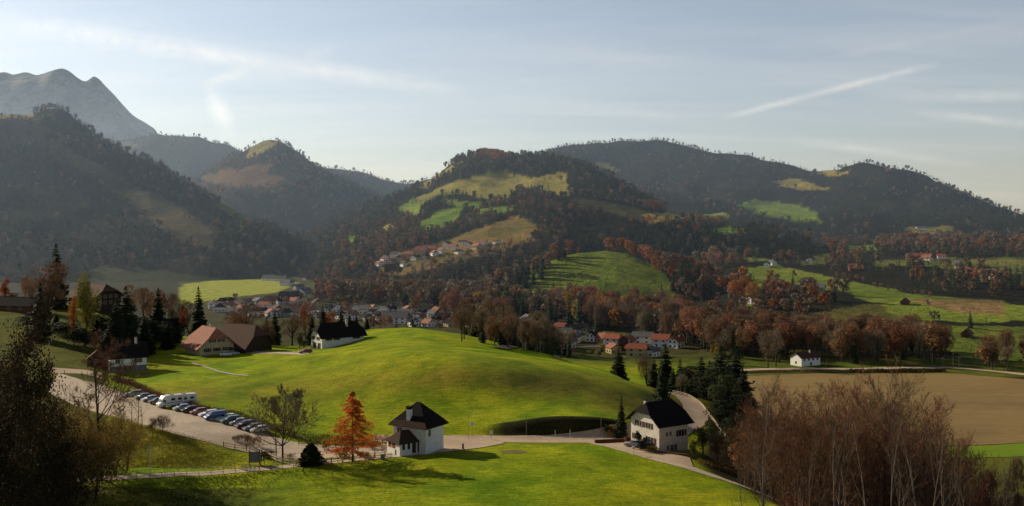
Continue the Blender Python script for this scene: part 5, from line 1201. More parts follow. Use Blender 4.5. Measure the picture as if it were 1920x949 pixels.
# handrail with bicycles beside the boards
fence('handrail', [P(440, 878), P(455, 880), P(487, 880)], 'pale yellow handrail above the parked bicycles', 1.6, .05, (.95,), M['yellow'], .06, .95)
def bike(loc, rz, label):
    e = empty('bicycle', loc, rz); tag(e, label, 'bicycle', 'bicycles parked by the path')
    for x in (-.52, .52):
        m = MB()
        for i in range(18):
            a, b = 2 * PI * i / 18, 2 * PI * (i + 1) / 18; m.tube((math.cos(a) * .33, 0, math.sin(a) * .33), (math.cos(b) * .33, 0, math.sin(b) * .33), .025, n=4)
        for i in range(6):
            a = PI * i / 6; m.tube((-math.cos(a) * .33, 0, -math.sin(a) * .33), (math.cos(a) * .33, 0, math.sin(a) * .33), .006, n=3)
        m.build('wheel', M['tyre'], e, loc=(x, 0, .34))
    m = MB(); pts = {'r': (-.52, 0, .34), 'b': (-.05, 0, .32), 's': (-.2, 0, .85), 'h': (.36, 0, .85), 'f': (.52, 0, .34)}
    for a, b in ('rb', 'bs', 'rs', 'sh', 'bh', 'hf'): m.tube(pts[a], pts[b], .022, n=5)
    m.build('frame', M['car_silver'], e)
    MB().box(-.33, -.08, -.07, .07, .88, .94).build('saddle', M['tyre'], e); MB().tube((.33, -.28, .98), (.33, .28, .98), .018, n=5).build('handlebar', M['metal'], e)
for i, (px, py, lb) in enumerate([(456, 882, 'leftmost bicycle by the handrail'), (464, 882.5, 'second bicycle from the left by the handrail'), (472, 883, 'third bicycle from the left by the handrail'), (481, 882, 'rightmost bicycle by the handrail'), (514, 876, 'single bicycle leaning near the rail fence')]):
    g = G(px, py); bike(g, R(-15 + 12 * (i % 3)), lb)
# stone drinking trough / wall blocks near the chapel
for px, py, w, lb in ((728, 846, 3.2, 'low sandy stone wall left of the chapel porch'),):
    g = G(px, py); o = MB().box(-w / 2, w / 2, -.3, .3, -.3, 1.3).build('stone_wall', M['white_old'], None, loc=g, bevel=.06); o.rotation_euler[2] = R(-25); tag(o, lb, 'wall')
for px, py, lb in ((718, 862, 'grey stone block at the left end of the chapel yard'), (744, 853, 'brown wooden post before the chapel porch')):
    g = G(px, py); o = MB().box(-.35, .35, -.3, .3, -.3, 1.1).build('stone_block', M['stone'], None, loc=g, bevel=.08); tag(o, lb, 'block')
# low walls at the drive of the white house
g = G(1148, 830); o = MB().box(-4.0, 4.0, -.25, .25, -.4, .8).build('garden_wall', M['timber_red'], None, loc=g, bevel=.05); o.rotation_euler[2] = R(12); tag(o, 'low brown garden wall at the road side of the drive', 'wall')
g = G(1240, 850); o = MB().box(-7.0, 6.0, -.2, .2, -.5, .35).build('garden_wall', M['timber_red'], None, loc=g, bevel=.05); o.rotation_euler[2] = R(-24); tag(o, 'low red-brown kerb wall before the white house', 'wall')
# ------------------------------------------------------------------ single trees near the camera
def tree(meshes, loc, rz, s, label, cat='tree', group=None, name='tree', sx=1.0):
    e = empty(name, loc, rz); e.scale = (s * sx, s * sx, s); tag(e, label, cat, group)
    for m in meshes: mesh_obj(m.name.split('.')[0], m, None, e)
    return e
def hfor(px_top, base, Y): return CZ - (px_top - HY) / F * Y - base.z
TW = {}
TW['brown'] = leafmat('bare_brown_twigs', (.20, .13, .075), (.13, .085, .05), None, 0, .4, .2)
TW['red'] = leafmat('bare_red_brown_twigs', (.25, .11, .058), (.155, .072, .040), None, 0, .4, .3)
TW['grey'] = leafmat('bare_grey_twigs', (.26, .20, .14), (.17, .125, .09), None, 0, .4, .2)
TW['dark'] = leafmat('dark_brown_ivy_leaves', (.050, .038, .016), (.026, .022, .010), (.13, .075, .03), .15, .5, .2)
TW['olive'] = leafmat('olive_brown_leaves', (.30, .22, .05), (.18, .14, .04), (.36, .22, .06), .3, .5, .2)
TW['larch'] = leafmat('orange_larch_needles', (.78, .30, .05), (.60, .19, .035), (.80, .40, .08), .35, .5, .05)
TW['dconifer'] = leafmat('near_conifer_needles', (.016, .024, .010), (.028, .036, .014), None, .08, .5, .2)
# bare tree above the ramp (two trunks)
b = P(530, 864); b = Vector(b)
t1 = bare_mesh(3, 13.3, dict(low=1.6, taper=1.2, maxd=3, n=[8, 6, 4, 3], wig=[.05, .1, .13, .18], up=[.02, .14, .12, .08], bare=[.22, .2, .2, .3], kids=[4, 2, 2, 0], ang=[1.15, .75, .65, .6], ratio=[.56, .5, .5, .5]), (.55, .024), 4, TW['grey'], M['bark'], .018)
tree(t1, b, 0, 1, 'wide bare grey-brown tree behind the rail fence and boards', sx=.92)
b2 = Vector(P(518, 862)); t1b = bare_mesh(5, 8.5, dict(kids=[2, 2, 0]), (.5, .02), 4, TW['brown'], M['bark'], .016)
tree(t1b, b2, 1, 1, 'slim dark bare tree left of the wide bare tree')
# orange larch
b = Vector(P(661, 866)); H = 14.4
def larch(seed, h, r):
    rg = np.random.default_rng(seed); tr = TM(); cr = TM(); k = 9; zs = np.linspace(0, h, k)
    tr.tubes([((0, 0, zs[i]), (0, 0, zs[i + 1]), .2 * (1 - zs[i] / h) + .02, .2 * (1 - zs[i + 1] / h) + .02) for i in range(k - 1)], 7)
    Q = []; br = []
    for l in range(34):
        t = (l + rg.uniform(-.3, .3)) / 34; z = h * (.13 + .86 * t); R0 = r * (1 - t) ** .75 * rg.uniform(.62, 1.15)
        for a in rg.uniform(0, 6.283, 5 if t < .8 else 4):
            Lb = R0 * rg.uniform(.6, 1.1); d = np.array([math.cos(a), math.sin(a), 0]); p = np.array([0, 0, z]); n = 5
            for i in range(n):
                q = p + d * Lb / n + np.array([0, 0, (.10 - .07 * i) * Lb / n * 1.6]); br.append((p, q, .035 * (1 - i / n) + .008, .035 * (1 - (i + 1) / n) + .006))
                if i:
                    m_ = 20
                    c = p + (q - p) * rg.random((m_, 1)) + rg.normal(0, .05 * Lb + .03, (m_, 3)) * np.array([1, 1, .35]); c[:, 2] -= np.abs(rg.normal(0, .14, m_))
                    Q.append(c)
                p = q
    C = np.concatenate(Q); kk = len(C); a = rg.normal(0, 1, (kk, 3)) * np.array([1, 1, .5]); a /= np.linalg.norm(a, axis=1)[:, None]; b_ = np.cross(a, rg.normal(0, 1, (kk, 3))); b_ /= np.linalg.norm(b_, axis=1)[:, None]
    s = rg.uniform(.11, .24, kk)[:, None]; cr.quads(np.stack([C - a * s, C - b_ * s * .45, C + a * s, C + b_ * s * .45], 1)); tr.tubes(br, 3)
    return tr.mesh('trunk', M['bark']), cr.mesh('crown', TW['larch'])
tree(larch(8, H, 7.0), b, .4, 1, 'bright orange larch with tiered drooping branches left of the chapel', 'larch', name='larch_tree')
# round dark yew
b = Vector(P(583, 870)); yw = conifer_mesh(44, 4.2, 2.9, 24, 20, TW['dconifer'], M['bark'], base=.0, power=.5, droop=.35, width=.5, irregular=.12)
tree(yw, b, 0, 1, 'dark rounded conical yew bush beside the path fence', 'bush', name='yew_bush')
tree(round_mesh(45, 2.2, 2.2, 900, .13, TW['olive'], M['bark'], 8, .0), Vector(P(612, 843)), 0, 1, 'small olive shrub left of the larch', 'shrub', name='shrub')
# spruces near the white house
sp = conifer_mesh(71, 10, 1.75, 34, 11, TW['dconifer'], M['bark'], base=.03, power=.9)
tree(sp, Vector(P(1165, 822)), 0, .98, 'narrow dark spruce left of the white house', 'conifer', name='spruce_tree')
sp2 = conifer_mesh(72, 12, 3.1, 30, 12, TW['dconifer'], M['bark'], base=.02, power=.55, irregular=.3)
v = Gy(1241, 221); tree(sp2, v, 0, hfor(690, v, 221) / 12, 'broad dark conifer directly behind the white house', 'conifer', name='spruce_tree')
big = [conifer_mesh(73 + i, 20, 4.2, 30, 13, TW['dconifer'], M['bark'], base=.03, power=.7, irregular=.35) for i in range(3)]
def conifer_at(px, top, Y, label, i=0, sx=1.0, group=None, dz=0):
    v = Gy(px, Y); h = hfor(top, v, Y); return tree(big[i % 3], v, px * .37, h / 20, label, 'conifer', group, 'conifer_tree', sx * 1.3)
for a in [(1160, 650, 318, 'broad dark pine standing below the brow of the green rise, alone', 0, 1.1), (1248, 643, 300, 'tall dark conifer behind the broad conifer at the white house', 1, .9), (1226, 668, 292, 'dark conifer left of the tall conifer beyond the white house', 2, .9),
          (1352, 648, 305, 'tallest dark conifer in the clump right of the road bend', 0, 1.6), (1378, 660, 315, 'dark conifer at the right end of the clump by the road bend', 1, 1.6), (1330, 676, 290, 'shorter dark conifer left of the tallest in the bend clump', 2, 1.1), (1300, 700, 285, 'dark low conifer behind the road bend', 1, 1.2), (1275, 672, 300, 'dark conifer between brown trees beyond the road bend', 0, .9), (1392, 690, 262, 'dark conifer at the edge of the bare wood', 2, 1.1), (1315, 668, 310, 'dark conifer at the back left of the bend clump', 1, 1.2), (1340, 690, 276, 'dark conifer in the middle of the bend clump', 0, 1.3), (1365, 680, 292, 'dark conifer right of the clump middle', 2, 1.3), (1262, 690, 284, 'dark conifer half behind the broad conifer at the white house', 1, 1.2), (1288, 716, 268, 'low dark conifer just beyond the road bend', 2, 1.3), (1378, 724, 250, 'low dark conifer above the railing, right end', 0, 1.4), (1318, 728, 262, 'low dark conifer above the railing, left end', 1, 1.4)]:
    conifer_at(a[0], a[1], a[2], a[3], a[4], a[5])
for a in [(105, 455, 415, 'tall dark spruce standing highest on the left skyline', 0, .8), (75, 528, 322, 'dark conifer in front of the brown tree at far left', 1, .8), (236, 536, 335, 'broad dark conifer right of the dark chalet', 2, 1.15), (218, 560, 318, 'dark conifer below the chalet', 0, 1.1), (296, 538, 352, 'dark conifer between chalet and farmhouse', 1, .8), (372, 536, 392, 'lone dark pointed conifer against the pale green field', 0, .72),
          (515, 580, 372, 'dark conifer behind the barn, right of the red bush', 1, .9), (605, 572, 392, 'dark conifer left of the pair behind the long white house', 2, .85), (640, 574, 395, 'dark conifer behind the black roof of the long white house', 0, .8), (668, 590, 398, 'short dark conifer at the right corner of the long white house', 1, 1.0), (688, 594, 402, 'rightmost dark conifer behind the brow of the green rise', 2, 1.0), (655, 586, 390, 'dark conifer behind the chimney of the long white house', 2, .9), (585, 590, 380, 'dark shrubby conifer left of the long white house', 0, 1.0), (500, 592, 380, 'small dark conifer behind the barn ridge', 2, .9),
          (140, 598, 350, 'dark conifer hedge tree left of the yellow tree', 1, 1.3), (180, 590, 340, 'dark conifer below the yellow tree', 2, 1.2), (270, 590, 318, 'dark conifer above the cottage roof', 0, 1.3), (315, 604, 330, 'dark conifer left of the farmhouse roof', 1, 1.2), (105, 585, 350, 'dark conifer at the left of the cottage trees', 0, 1.3), (250, 604, 306, 'dark conifer right behind the cottage', 1, 1.3), (205, 606, 304, 'dark conifer left behind the cottage', 2, 1.3), (330, 585, 350, 'dark conifer behind the farmhouse', 2, 1.0)]:
    conifer_at(a[0], a[1], a[2], a[3], a[4], a[5])
def leafy(px, top, Y, kind, wpx, label, i=0, name='broadleaf_tree', group=None, meshes=None):
    v = Gy(px, Y); h = hfor(top, v, Y); ms = meshes or KINDS[kind][i % len(KINDS[kind])]; w = wpx * Y / F
    return tree(ms, v, px * .61, h / 20, label, 'tree', group, name, (w / 11.5) / (h / 20))
near_ye = round_mesh(91, 20, 10, 4200, .30, leafmat('yellow_green_leaves', (.22, .19, .035), (.11, .12, .025), (.32, .20, .04), .35, .4, .05), M['bark'], 14, .05)
near_rb = [round_mesh(92 + i, 20, 12.5, 4200, .62, L_['brown'] if i else leafmat('pinkish_brown_twigs', (.20, .10, .065), (.13, .07, .045), None, .2, .4, .1), M['bark'], 12, .12, twigs=.07) for i in range(2)]
leafy(162, 512, 322, '', 52, 'tall yellow-green tree in front of the dark chalet', meshes=near_ye)
leafy(138, 556, 316, 'orange', 24, 'small orange tree left of the yellow-green tree', 0)
leafy(92, 493, 392, '', 74, 'big round pinkish-brown bare tree below the tall left spruce', meshes=near_rb[0])
leafy(60, 520, 400, '', 44, 'bare brown tree at far left below the skyline', meshes=near_rb[1])
leafy(10, 515, 410, 'red', 24, 'small fiery orange-red tree at the left edge', 0)
leafy(48, 520, 430, 'orange', 22, 'small pale orange tree near the left edge', 0)
leafy(268, 540, 420, 'brown', 36, 'brown tree right of the dark chalet', 1); leafy(300, 545, 440, 'redbrown', 34, 'reddish tree above the small grey roofed house', 1); leafy(335, 560, 430, 'grey', 30, 'bare tree left of the lone pointed conifer', 1)
leafy(345, 575, 400, 'red', 20, 'small red tree below the lone pointed conifer', 1); leafy(310, 608, 345, 'redbrown', 26, 'red-brown shrub tree left of the farmhouse', 2)
leafy(462, 572, 365, '', 74, 'wide red-brown bush tree behind the farm roofs', meshes=near_rb[0]); leafy(440, 584, 372, 'redbrown', 40, 'reddish tree just behind the farmhouse roof', 0); leafy(495, 600, 352, '', 40, 'brown bare tree behind the right end of the barn', meshes=near_rb[1])
leafy(548, 588, 372, '', 50, 'bare brown tree between barn and long white house', meshes=near_rb[1]); leafy(572, 575, 400, 'orange', 26, 'orange tree behind the long white house, left', 1); leafy(618, 585, 410, 'orange', 26, 'orange tree behind the long white house, right', 2)
leafy(562, 622, 347, 'olive', 28, 'dark olive hedge tree left of the long white house', 0); leafy(570, 640, 345, 'olive', 20, 'low olive shrub at the corner of the long white house', 1)
leafy(1213, 660, 300, '', 46, 'bare brown tree below the red roofs, left of the tall conifer', meshes=near_rb[1]); leafy(1296, 690, 280, '', 40, 'brown bare tree in front of the bend clump', meshes=near_rb[1]); leafy(1322, 700, 262, 'olive', 60, 'dark olive tree mass above the road bend', 0); leafy(1365, 705, 255, 'olive', 56, 'dark olive tree between bend clump and bare wood', 1); leafy(1345, 720, 246, 'olive', 50, 'low dark olive tree just above the road railing', 0)
leafy(1278, 700, 272, 'grey', 34, 'bare grey-brown tree right of the broad conifer at the white house', 0)
drk = [round_mesh(480 + i, 20, 14, 3800, .42, TW['dconifer'], M['bark'], 13, .04) for i in range(2)]
for i, (px, top, Y, w_, lb) in enumerate([(1300, 690, 276, 56, 'rounded dark tree left of the bend clump'), (1330, 700, 258, 60, 'rounded dark tree above the middle of the railing'), (1362, 690, 270, 62, 'large rounded dark tree in front of the bend clump'), (1385, 726, 244, 54, 'rounded dark tree at the left border of the bare wood'), (1350, 752, 232, 44, 'low rounded dark tree just outside the railing'), (1388, 770, 222, 46, 'low rounded dark tree at the lower railing'),
        (60, 585, 345, 50, 'rounded dark tree below the far left skyline'), (125, 600, 335, 50, 'rounded dark tree under the yellow-green tree'), (200, 590, 345, 60, 'rounded dark tree below the chalet roof'), (245, 585, 350, 56, 'rounded dark tree right of the chalet'), (285, 600, 335, 50, 'rounded dark tree between cottage and farmhouse'), (320, 596, 345, 50, 'rounded dark tree just left of the farmhouse'), (160, 615, 318, 50, 'rounded dark tree behind the small shed'), (215, 618, 314, 46, 'rounded dark tree behind the cottage ridge')]):
    leafy(px, top, Y, '', w_, lb, i, 'broadleaf_tree', None, drk[i % 2])
for i, (px, top, Y, k, w_, lb) in enumerate([(20, 548, 440, 'brown', 40, 'bare brown tree at far left behind the low outbuilding'), (110, 540, 440, 'grey', 34, 'bare grey tree left of the chalet roof'), (245, 535, 460, 'brown', 34, 'bare brown tree just right of the chalet gable'), (283, 548, 455, 'orange', 26, 'orange-brown tree right of the chalet trees'), (322, 552, 450, 'brown', 30, 'bare brown tree left of the pale green field'), (352, 566, 430, 'brown', 26, 'small bare tree in front of the pale green field')]):
    leafy(px, top, Y, k, w_, lb, i)
# shrubs right of the white house
for i, (px, top, Y, k, w, lb) in enumerate([(1318, 800, 196, 'olive', 48, 'dark shrub at the right wall of the white house'), (1345, 815, 190, 'brown', 44, 'brown shrub right of the white house'), (1370, 800, 205, 'olive', 50, 'dark green shrub below the railing'), (1385, 830, 178, 'redbrown', 40, 'reddish shrub at the left edge of the bare wood'), (1300, 826, 186, 'olive', 24, 'low dark shrub at the house corner'), (1335, 790, 212, 'olive', 40, 'dark bush on the slope under the road bend'), (1405, 812, 190, 'redbrown', 50, 'red-brown shrub among the first bare trees')]):
    leafy(px, top, Y, k, w, lb, i, 'shrub')
def bush(px, py, h, w, m, label, seed=1, n=700, size=.13, twigs=False):
    b = Vector(P(px, py)); return tree(round_mesh(200 + seed, h, w, n, size, m, M['bark'], 7, .0, twigs=twigs), b, seed, 1, label, 'shrub', None, 'shrub')
bush(1204, 846, 2.6, 3.0, TW['dconifer'], 'green shrub before the front wall of the white house', 1); bush(1177, 835, 1.8, 2.0, TW['red'], 'pinkish shrub at the left corner of the white house', 2)
bush(1222, 848, 1.1, 3.2, TW['olive'], 'low olive planting before the front wall', 3); bush(1196, 838, 3.4, 1.4, TW['dconifer'], 'slim young tree before the left windows', 4); bush(1150, 819, 2.6, 3.0, TW['olive'], 'yellowish shrub at the foot of the narrow spruce', 5)
bush(1140, 814, 2.0, 2.4, TW['dconifer'], 'dark shrub between dark bank and narrow spruce', 6)
bush(460, 836, 2.4, 3.6, TW['brown'], 'brown hedge bush at the car park corner', 7, 900, .3, .06); bush(476, 838, 2.4, 3.4, TW['red'], 'red-brown hedge bush left of the boards', 8, 900, .3, .06); bush(445, 828, 1.3, 2.4, TW['brown'], 'low brown bush near the car park corner', 9, 500, .3, .06)
bush(500, 858, 1.0, 3.0, TW['dark'], 'low dark bush under the bare tree', 10); bush(545, 862, 1.2, 3.4, TW['brown'], 'brown shrub under the wide bare tree', 11, 600, .25, .06); bush(640, 858, 1.0, 3.4, TW['olive'], 'low olive shrub left of the larch trunk', 12); bush(682, 858, .9, 3.0, TW['olive'], 'low olive shrub right of the larch trunk', 13); bush(700, 842, 1.4, 3.0, TW['red'], 'reddish shrub behind the larch', 14)
def hedge(pts, h, w, m, label, seed, n_per=55, size=.28, tw=.07):
    c = resample(pts, 60); L = float(np.sum(np.linalg.norm(np.diff(c[:, :2], axis=0), axis=1))); n = int(L * n_per); rg = np.random.default_rng(seed)
    i = rg.uniform(0, 58.99, n); a = i.astype(int); f = (i - a)[:, None]; Pc = c[a] * (1 - f) + c[a + 1] * f
    x = Pc[:, 0] + rg.normal(0, w / 2.6, n); y = Pc[:, 1] + rg.normal(0, w / 2.6, n); z = Zg(x, y) + h * rg.random(n) ** .8 * (1 + .35 * fbm(x / 2.5, y / 2.5, 5, 2)); o = c[0]
    Q = np.stack([x, y, z], 1) - np.array([o[0], o[1], float(Zg(o[0], o[1]))]); D = rg.normal(0, .5, (n, 3)) + np.array([0, 0, .7]); D /= np.linalg.norm(D, axis=1)[:, None]; Wd = np.cross(D, rg.normal(0, 1, (n, 3))); Wd /= np.linalg.norm(Wd, axis=1)[:, None]
    s = size * rg.uniform(.5, 1.4, n)[:, None]; cr = TM(); cr.tris(np.stack([Q - D * s + Wd * s * tw * 2, Q - D * s - Wd * s * tw * 2, Q + D * s], 1))
    ob = mesh_obj('hedge', cr.mesh('hedge', m)); ob.location = (o[0], o[1], float(Zg(o[0], o[1]))); tag(ob, label, 'hedge'); return ob
hedge([P(215, 712), P(262, 730), P(300, 748), P(380, 770), P(440, 782), P(500, 803), P(560, 823)], 1.5, 1.6, TW['red'], 'low red-brown hedge between the parked cars and the meadow', 1, 130)
hedge([P(560, 826), P(640, 832), P(735, 832)], 1.7, 1.4, TW['red'], 'red-brown hedge behind the brown rail fence', 2, 130)
hedge([P(-40, 905), P(60, 898), P(150, 892), P(230, 886)], 1.1, 1.8, TW['dark'], 'dark undergrowth along the shaded left end of the path', 3, 90)
hedge([P(1590, 699), P(1680, 698), P(1772, 697)], 1.6, 2.0, TW['dark'], 'low dark brush strip standing in for the shaded road bank beyond the brown field', 4, 60, .4, .2)  # hedge shape added to give the dark line of the shaded road bank
hedge([P(1340, 699), P(1460, 698), P(1590, 699)], .9, 1.6, TW['brown'], 'low brown hedge at the far edge of the field', 5, 50, .4, .12)
hedge([P(1310, 868), P(1350, 880), P(1400, 900), P(1450, 925)], .8, 2.4, TW['olive'], 'low scrub of yellowed grass beside the track', 6, 90)

# the bare wood at the lower right
M['bark_mid'] = mat('grey_brown_bark', (.15, .11, .08), (.10, .075, .055), 2, .95, .5, stretch=(3, 3, .6))
barew = []
for i in range(5):
    pr = dict(maxd=2, n=[9, 6, 4], wig=[.05, .1, .16], up=[.03, .08, .08], bare=[.10, .15, .25], kids=[3, 2, 0], ang=[.75, .65, .6], ratio=[.42, .5, .5], rr=.5)
    barew.append(bare_mesh(300 + i, 20, pr, (1.0, .016), 5, TW[('red', 'brown', 'red', 'brown', 'red')[i]], M['bark'] if i % 2 else M['bark_mid'], .011))
topx = [1370, 1400, 1440, 1500, 1600, 1680, 1740, 1790, 1830, 1870, 1920]; topy = [804, 762, 732, 722, 718, 732, 768, 812, 850, 888, 918]
rw = random.Random(3); wood = []
for Y in (196, 182, 170, 158, 148):
    x = 1395 + rw.uniform(0, 18) + max(0, (165 - Y)) * 1.6
    while x < 1850:
        top = float(np.interp(x, topx, topy)) + rw.uniform(-18, 60) + (200 - Y) * .3
        wood.append((x, Y + rw.uniform(-5, 5), top)); x += rw.uniform(30, 52)
wood.sort(); k = 0
for (x, Y, top) in wood:
    v = Gy(x, Y); h = hfor(top, v, Y)
    if h < 5: continue
    k += 1; where = 'back' if Y > 176 else ('middle' if Y > 160 else 'front')
    lab = 'leafless %s tree, number %d counted from the left in the lower right wood' % (('red-brown', 'brown')[k % 2], k)
    lab = 'leafless tree in the %s of the lower right wood, %s part' % (where, 'left' if x < 1530 else ('centre' if x < 1680 else 'right'))
    tree(barew[rw.randrange(5)], v, rw.uniform(0, 6.28), h / 20, lab, 'tree', lab, 'bare_tree', rw.uniform(.85, 1.1))
sap = []
for i in range(4):
    pr = dict(maxd=2, n=[9, 5, 3], wig=[.04, .08, .12], up=[.03, .12, .08], bare=[.4, .3, .3], kids=[1, 1, 0], ang=[.45, .5, .5], ratio=[.40, .45, .5], rr=.5)
    sap.append(bare_mesh(330 + i, 15, pr, (.6, .012), 2, TW['brown'], M['bark_pale'], .0055))
saps = [(1432, 760, 112), (1437, 815, 96), (1522, 830, 92), (1565, 700 + 60, 110), (1590, 800, 98), (1622, 770, 104), (1668, 790, 100), (1700, 830, 92), (1722, 745, 112), (1742, 790, 106), (1770, 850, 92), (1800, 860, 96), (1828, 850, 100), (1860, 905, 92), (1500, 880, 86), (1690, 870, 86), (1380, 900, 86), (1400, 860, 92)]
for i, (px, top, Y) in enumerate(sorted(saps)):
    v = Gy(px, Y); h = hfor(top, v, Y)
    lab = 'thin pale stemmed sapling, %sfrom the left in front of the lower right wood' % ORD[i] if 0 < i < 20 else ('leftmost thin pale stemmed sapling before the lower right wood' if i == 0 else 'thin pale stemmed sapling at the right end of the lower right wood')
    tree(sap[i % 4], v, i * 1.7, h / 15, lab, 'sapling', 'pale saplings before the lower right wood', 'sapling_tree')
# brush between them
bm = round_mesh(350, 3, 5, 1500, .45, TW['red'], M['bark'], 9, 0, twigs=.035)
for i in range(46):
    x = rw.uniform(1400, 1860); Y = rw.uniform(98, 160)
    if Y < 125 and x < 1480: continue
    if G(x, 940).y and x < 1490 + (160 - Y) * .2 and Y > 140: x += 60
    v = Gy(x, Y); tree(bm, v, i, rw.uniform(.7, 1.3), 'reddish-brown brushwood on the slope at lower right, between the saplings', 'brush', 'brushwood in the lower right wood', 'brushwood')
leafy(1665 + 190, 880, 178, 'brown', 70, 'low bare brown tree at the right end of the wood', 0, 'bare_tree'); leafy(1905, 860, 175, 'brown', 40, 'small bare fruit tree at the right edge, upper', 1, 'bare_tree'); leafy(1885, 878, 168, 'grey', 34, 'small bare fruit tree left of the right edge', 2, 'bare_tree')

# left side: large dark trees, bare tree and scrub
dk = [bare_mesh(400 + i, 20, dict(maxd=2, n=[9, 6, 4], wig=[.05, .12, .18], up=[.02, .05, .05], bare=[.12, .12, .2], kids=[3, 3, 0], ang=[1.0, .8, .7], ratio=[.5, .5, .5]), (1.1, .03), 1, TW['dark'], M['bark'], .016, leaves=(9, .16)) for i in range(3)]
for px, top, Y, s, lb in [(10, 650, 84, .7, 'tall dark leafy tree filling the left edge'), (56, 725, 88, .55, 'dark brown-leaved tree, second from the left edge'), (-40, 640, 92, .7, 'dark tree cut by the left edge'), (96, 800, 92, .5, 'shorter dark tree right of the tall left edge trees'), (25, 760, 76, .8, 'low dark tree in the lower left corner'), (60, 830, 104, .7, 'low dark shrubby tree above the left end of the path')]:
    v = Gy(px, Y); h = hfor(top, v, Y); tree(dk[int(px) % 3], v, px * .3, h / 20, lb, 'tree', 'dark trees at the left edge', 'tree', s)
v = Vector(P(190, 899)); h = hfor(655, v, v.y)
tree(bare_mesh(420, 20, dict(maxd=3, n=[8, 6, 4, 3], wig=[.05, .1, .15, .2], up=[.03, .08, .08, .06], bare=[.35, .25, .2, .3], kids=[3, 2, 1, 0], ang=[.95, .7, .65, .6], ratio=[.45, .5, .5, .5]), (.8, .022), 5, TW['red'], M['bark'], .013), v, 0, h / 20, 'tall bare tree with reddish twigs growing by the path on the left', name='bare_tree')
ol = [bare_mesh(430 + i, 8, dict(maxd=2, n=[7, 5, 3], wig=[.06, .1, .15], up=[.03, .1, .08], bare=[.1, .15, .2], kids=[2, 2, 0], ang=[.6, .6, .6], ratio=[.6, .5, .5]), (.7, .016), 3, TW['olive'], M['bark'], .012, leaves=(4, .10), stems=3) for i in range(2)]
for i, (px, top, Y, lb) in enumerate([(150, 800, 160, 'olive-brown leafy shrub left of the bare tree trunk'), (215, 790, 168, 'olive-brown leafy shrub right of the bare tree trunk'), (130, 820, 150, 'low olive-brown shrub above the path, far left'), (180, 822, 158, 'olive-brown bush behind the bare trunk'), (236, 812, 172, 'brown bush at the top of the lit bank'), (90, 780, 165, 'dark olive bush under the left edge trees')]):
    v = Gy(px, Y); tree(ol[i % 2], v, px, hfor(top, v, Y) / 8, lb, 'shrub', 'olive-brown scrub on the left bank', 'shrub', 1.1)
for i, (px, py, h, lb) in enumerate([(258, 800, 7.5, 'slim bare tree on the car park edge, leftmost'), (266, 803, 6.5, 'slim bare tree on the car park edge, third'), (246, 797, 6.0, 'slim bare tree on the car park edge, second'), (232, 794, 7.0, 'slim bare tree beside the tall bare tree'), (130, 770, 6.0, 'small bare tree at the left end of the car park'), (165, 775, 6.5, 'small bare tree left of the car park')]):
    tree(bare_mesh(440 + i, h, dict(maxd=2, n=[7, 4, 3], bare=[.35, .3, .3], kids=[2, 1, 0]), (.5, .014), 3, TW['brown'], M['bark'], .014), Vector(P(px, py)), i, 1, lb, 'tree', 'slim bare trees at the car park edge', 'bare_tree')
bush(305, 812, 3.6, 5.2, TW['brown'], 'rounded bare thicket on the near edge of the car park', 20, 1800, .4, .035); bush(285, 808, 2.8, 3.4, TW['red'], 'reddish bare bush left of the rounded thicket', 21, 900, .35, .04)
# trees just outside the frame on the left whose shadows fall on the bank
for i, (px, Y, h) in enumerate([(-60, 178, 17), (-150, 168, 20), (-90, 205, 18), (-200, 190, 20)]):
    v = Gy(px, Y); tree(dk[i % 3], v, i, h / 20, 'dark tree of the grove at the left edge, behind the tall ones', 'tree', 'grove at the left edge', 'tree', .9)
# ------------------------------------------------------------------ grass tufts: one mesh, nobody could count them
def tufts(name, n, region, h, label, m, seed, w=.05):
    global rg
    rg = np.random.default_rng(seed); (u0, u1), (y0, y1) = region[0], region[1]
    y = np.sqrt(rg.uniform(y0 ** 2, y1 ** 2, n)); u = rg.uniform(u0, u1, n); x = (u - CX) / F * y
    k = fbm(x / 6, y / 6, seed, 3) + rg.uniform(-.4, .4, n) > region[2]; 
    if len(region) > 3: k &= region[3](u, y)
    x, y = x[k], y[k]; z = Zg(x, y); n = len(x); P3 = np.stack([x, y, z], 1); T = []
    for b in range(3):
        d = rg.normal(0, .35, (n, 3)); d[:, 2] = 1; a = rg.uniform(0, 6.283, n); s = np.stack([np.cos(a), np.sin(a), np.zeros(n)], 1); hh = h * rg.uniform(.5, 1.4, n)[:, None]
        off = rg.normal(0, h * .4, (n, 3)); off[:, 2] = -.03; T.append(np.stack([P3 + off - s * w * h * 4, P3 + off + s * w * h * 4, P3 + off + d * hh], 1))
    t = TM(); t.tris(np.concatenate(T)); o = mesh_obj(name, t.mesh(name, m)); tag(o, label, 'grass', None, 'stuff'); return o
def soft(name, c0, c1):
    m, nt, b = nmat(name); g = nt.nodes.new('ShaderNodeNewGeometry'); n1 = noise_of(nt, g.outputs['Position'], .35, 4, .7)
    nt.links.new(mixc(nt, ramp(nt, n1, .35, .65), c0, c1), b.inputs['Base Color']); b.inputs['Roughness'].default_value = .9; b.inputs['Specular IOR Level'].default_value = .05; return m
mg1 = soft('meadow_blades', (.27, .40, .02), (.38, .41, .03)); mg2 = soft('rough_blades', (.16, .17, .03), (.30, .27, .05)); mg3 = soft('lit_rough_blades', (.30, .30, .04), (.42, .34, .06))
offpath = lambda u, y: ~((y > np.interp(u, [-100, 200, 400, 600, 760], [158, 165, 170, 177, 183])) & (y < np.interp(u, [-100, 200, 400, 600, 760], [163, 170, 175, 182, 188])))
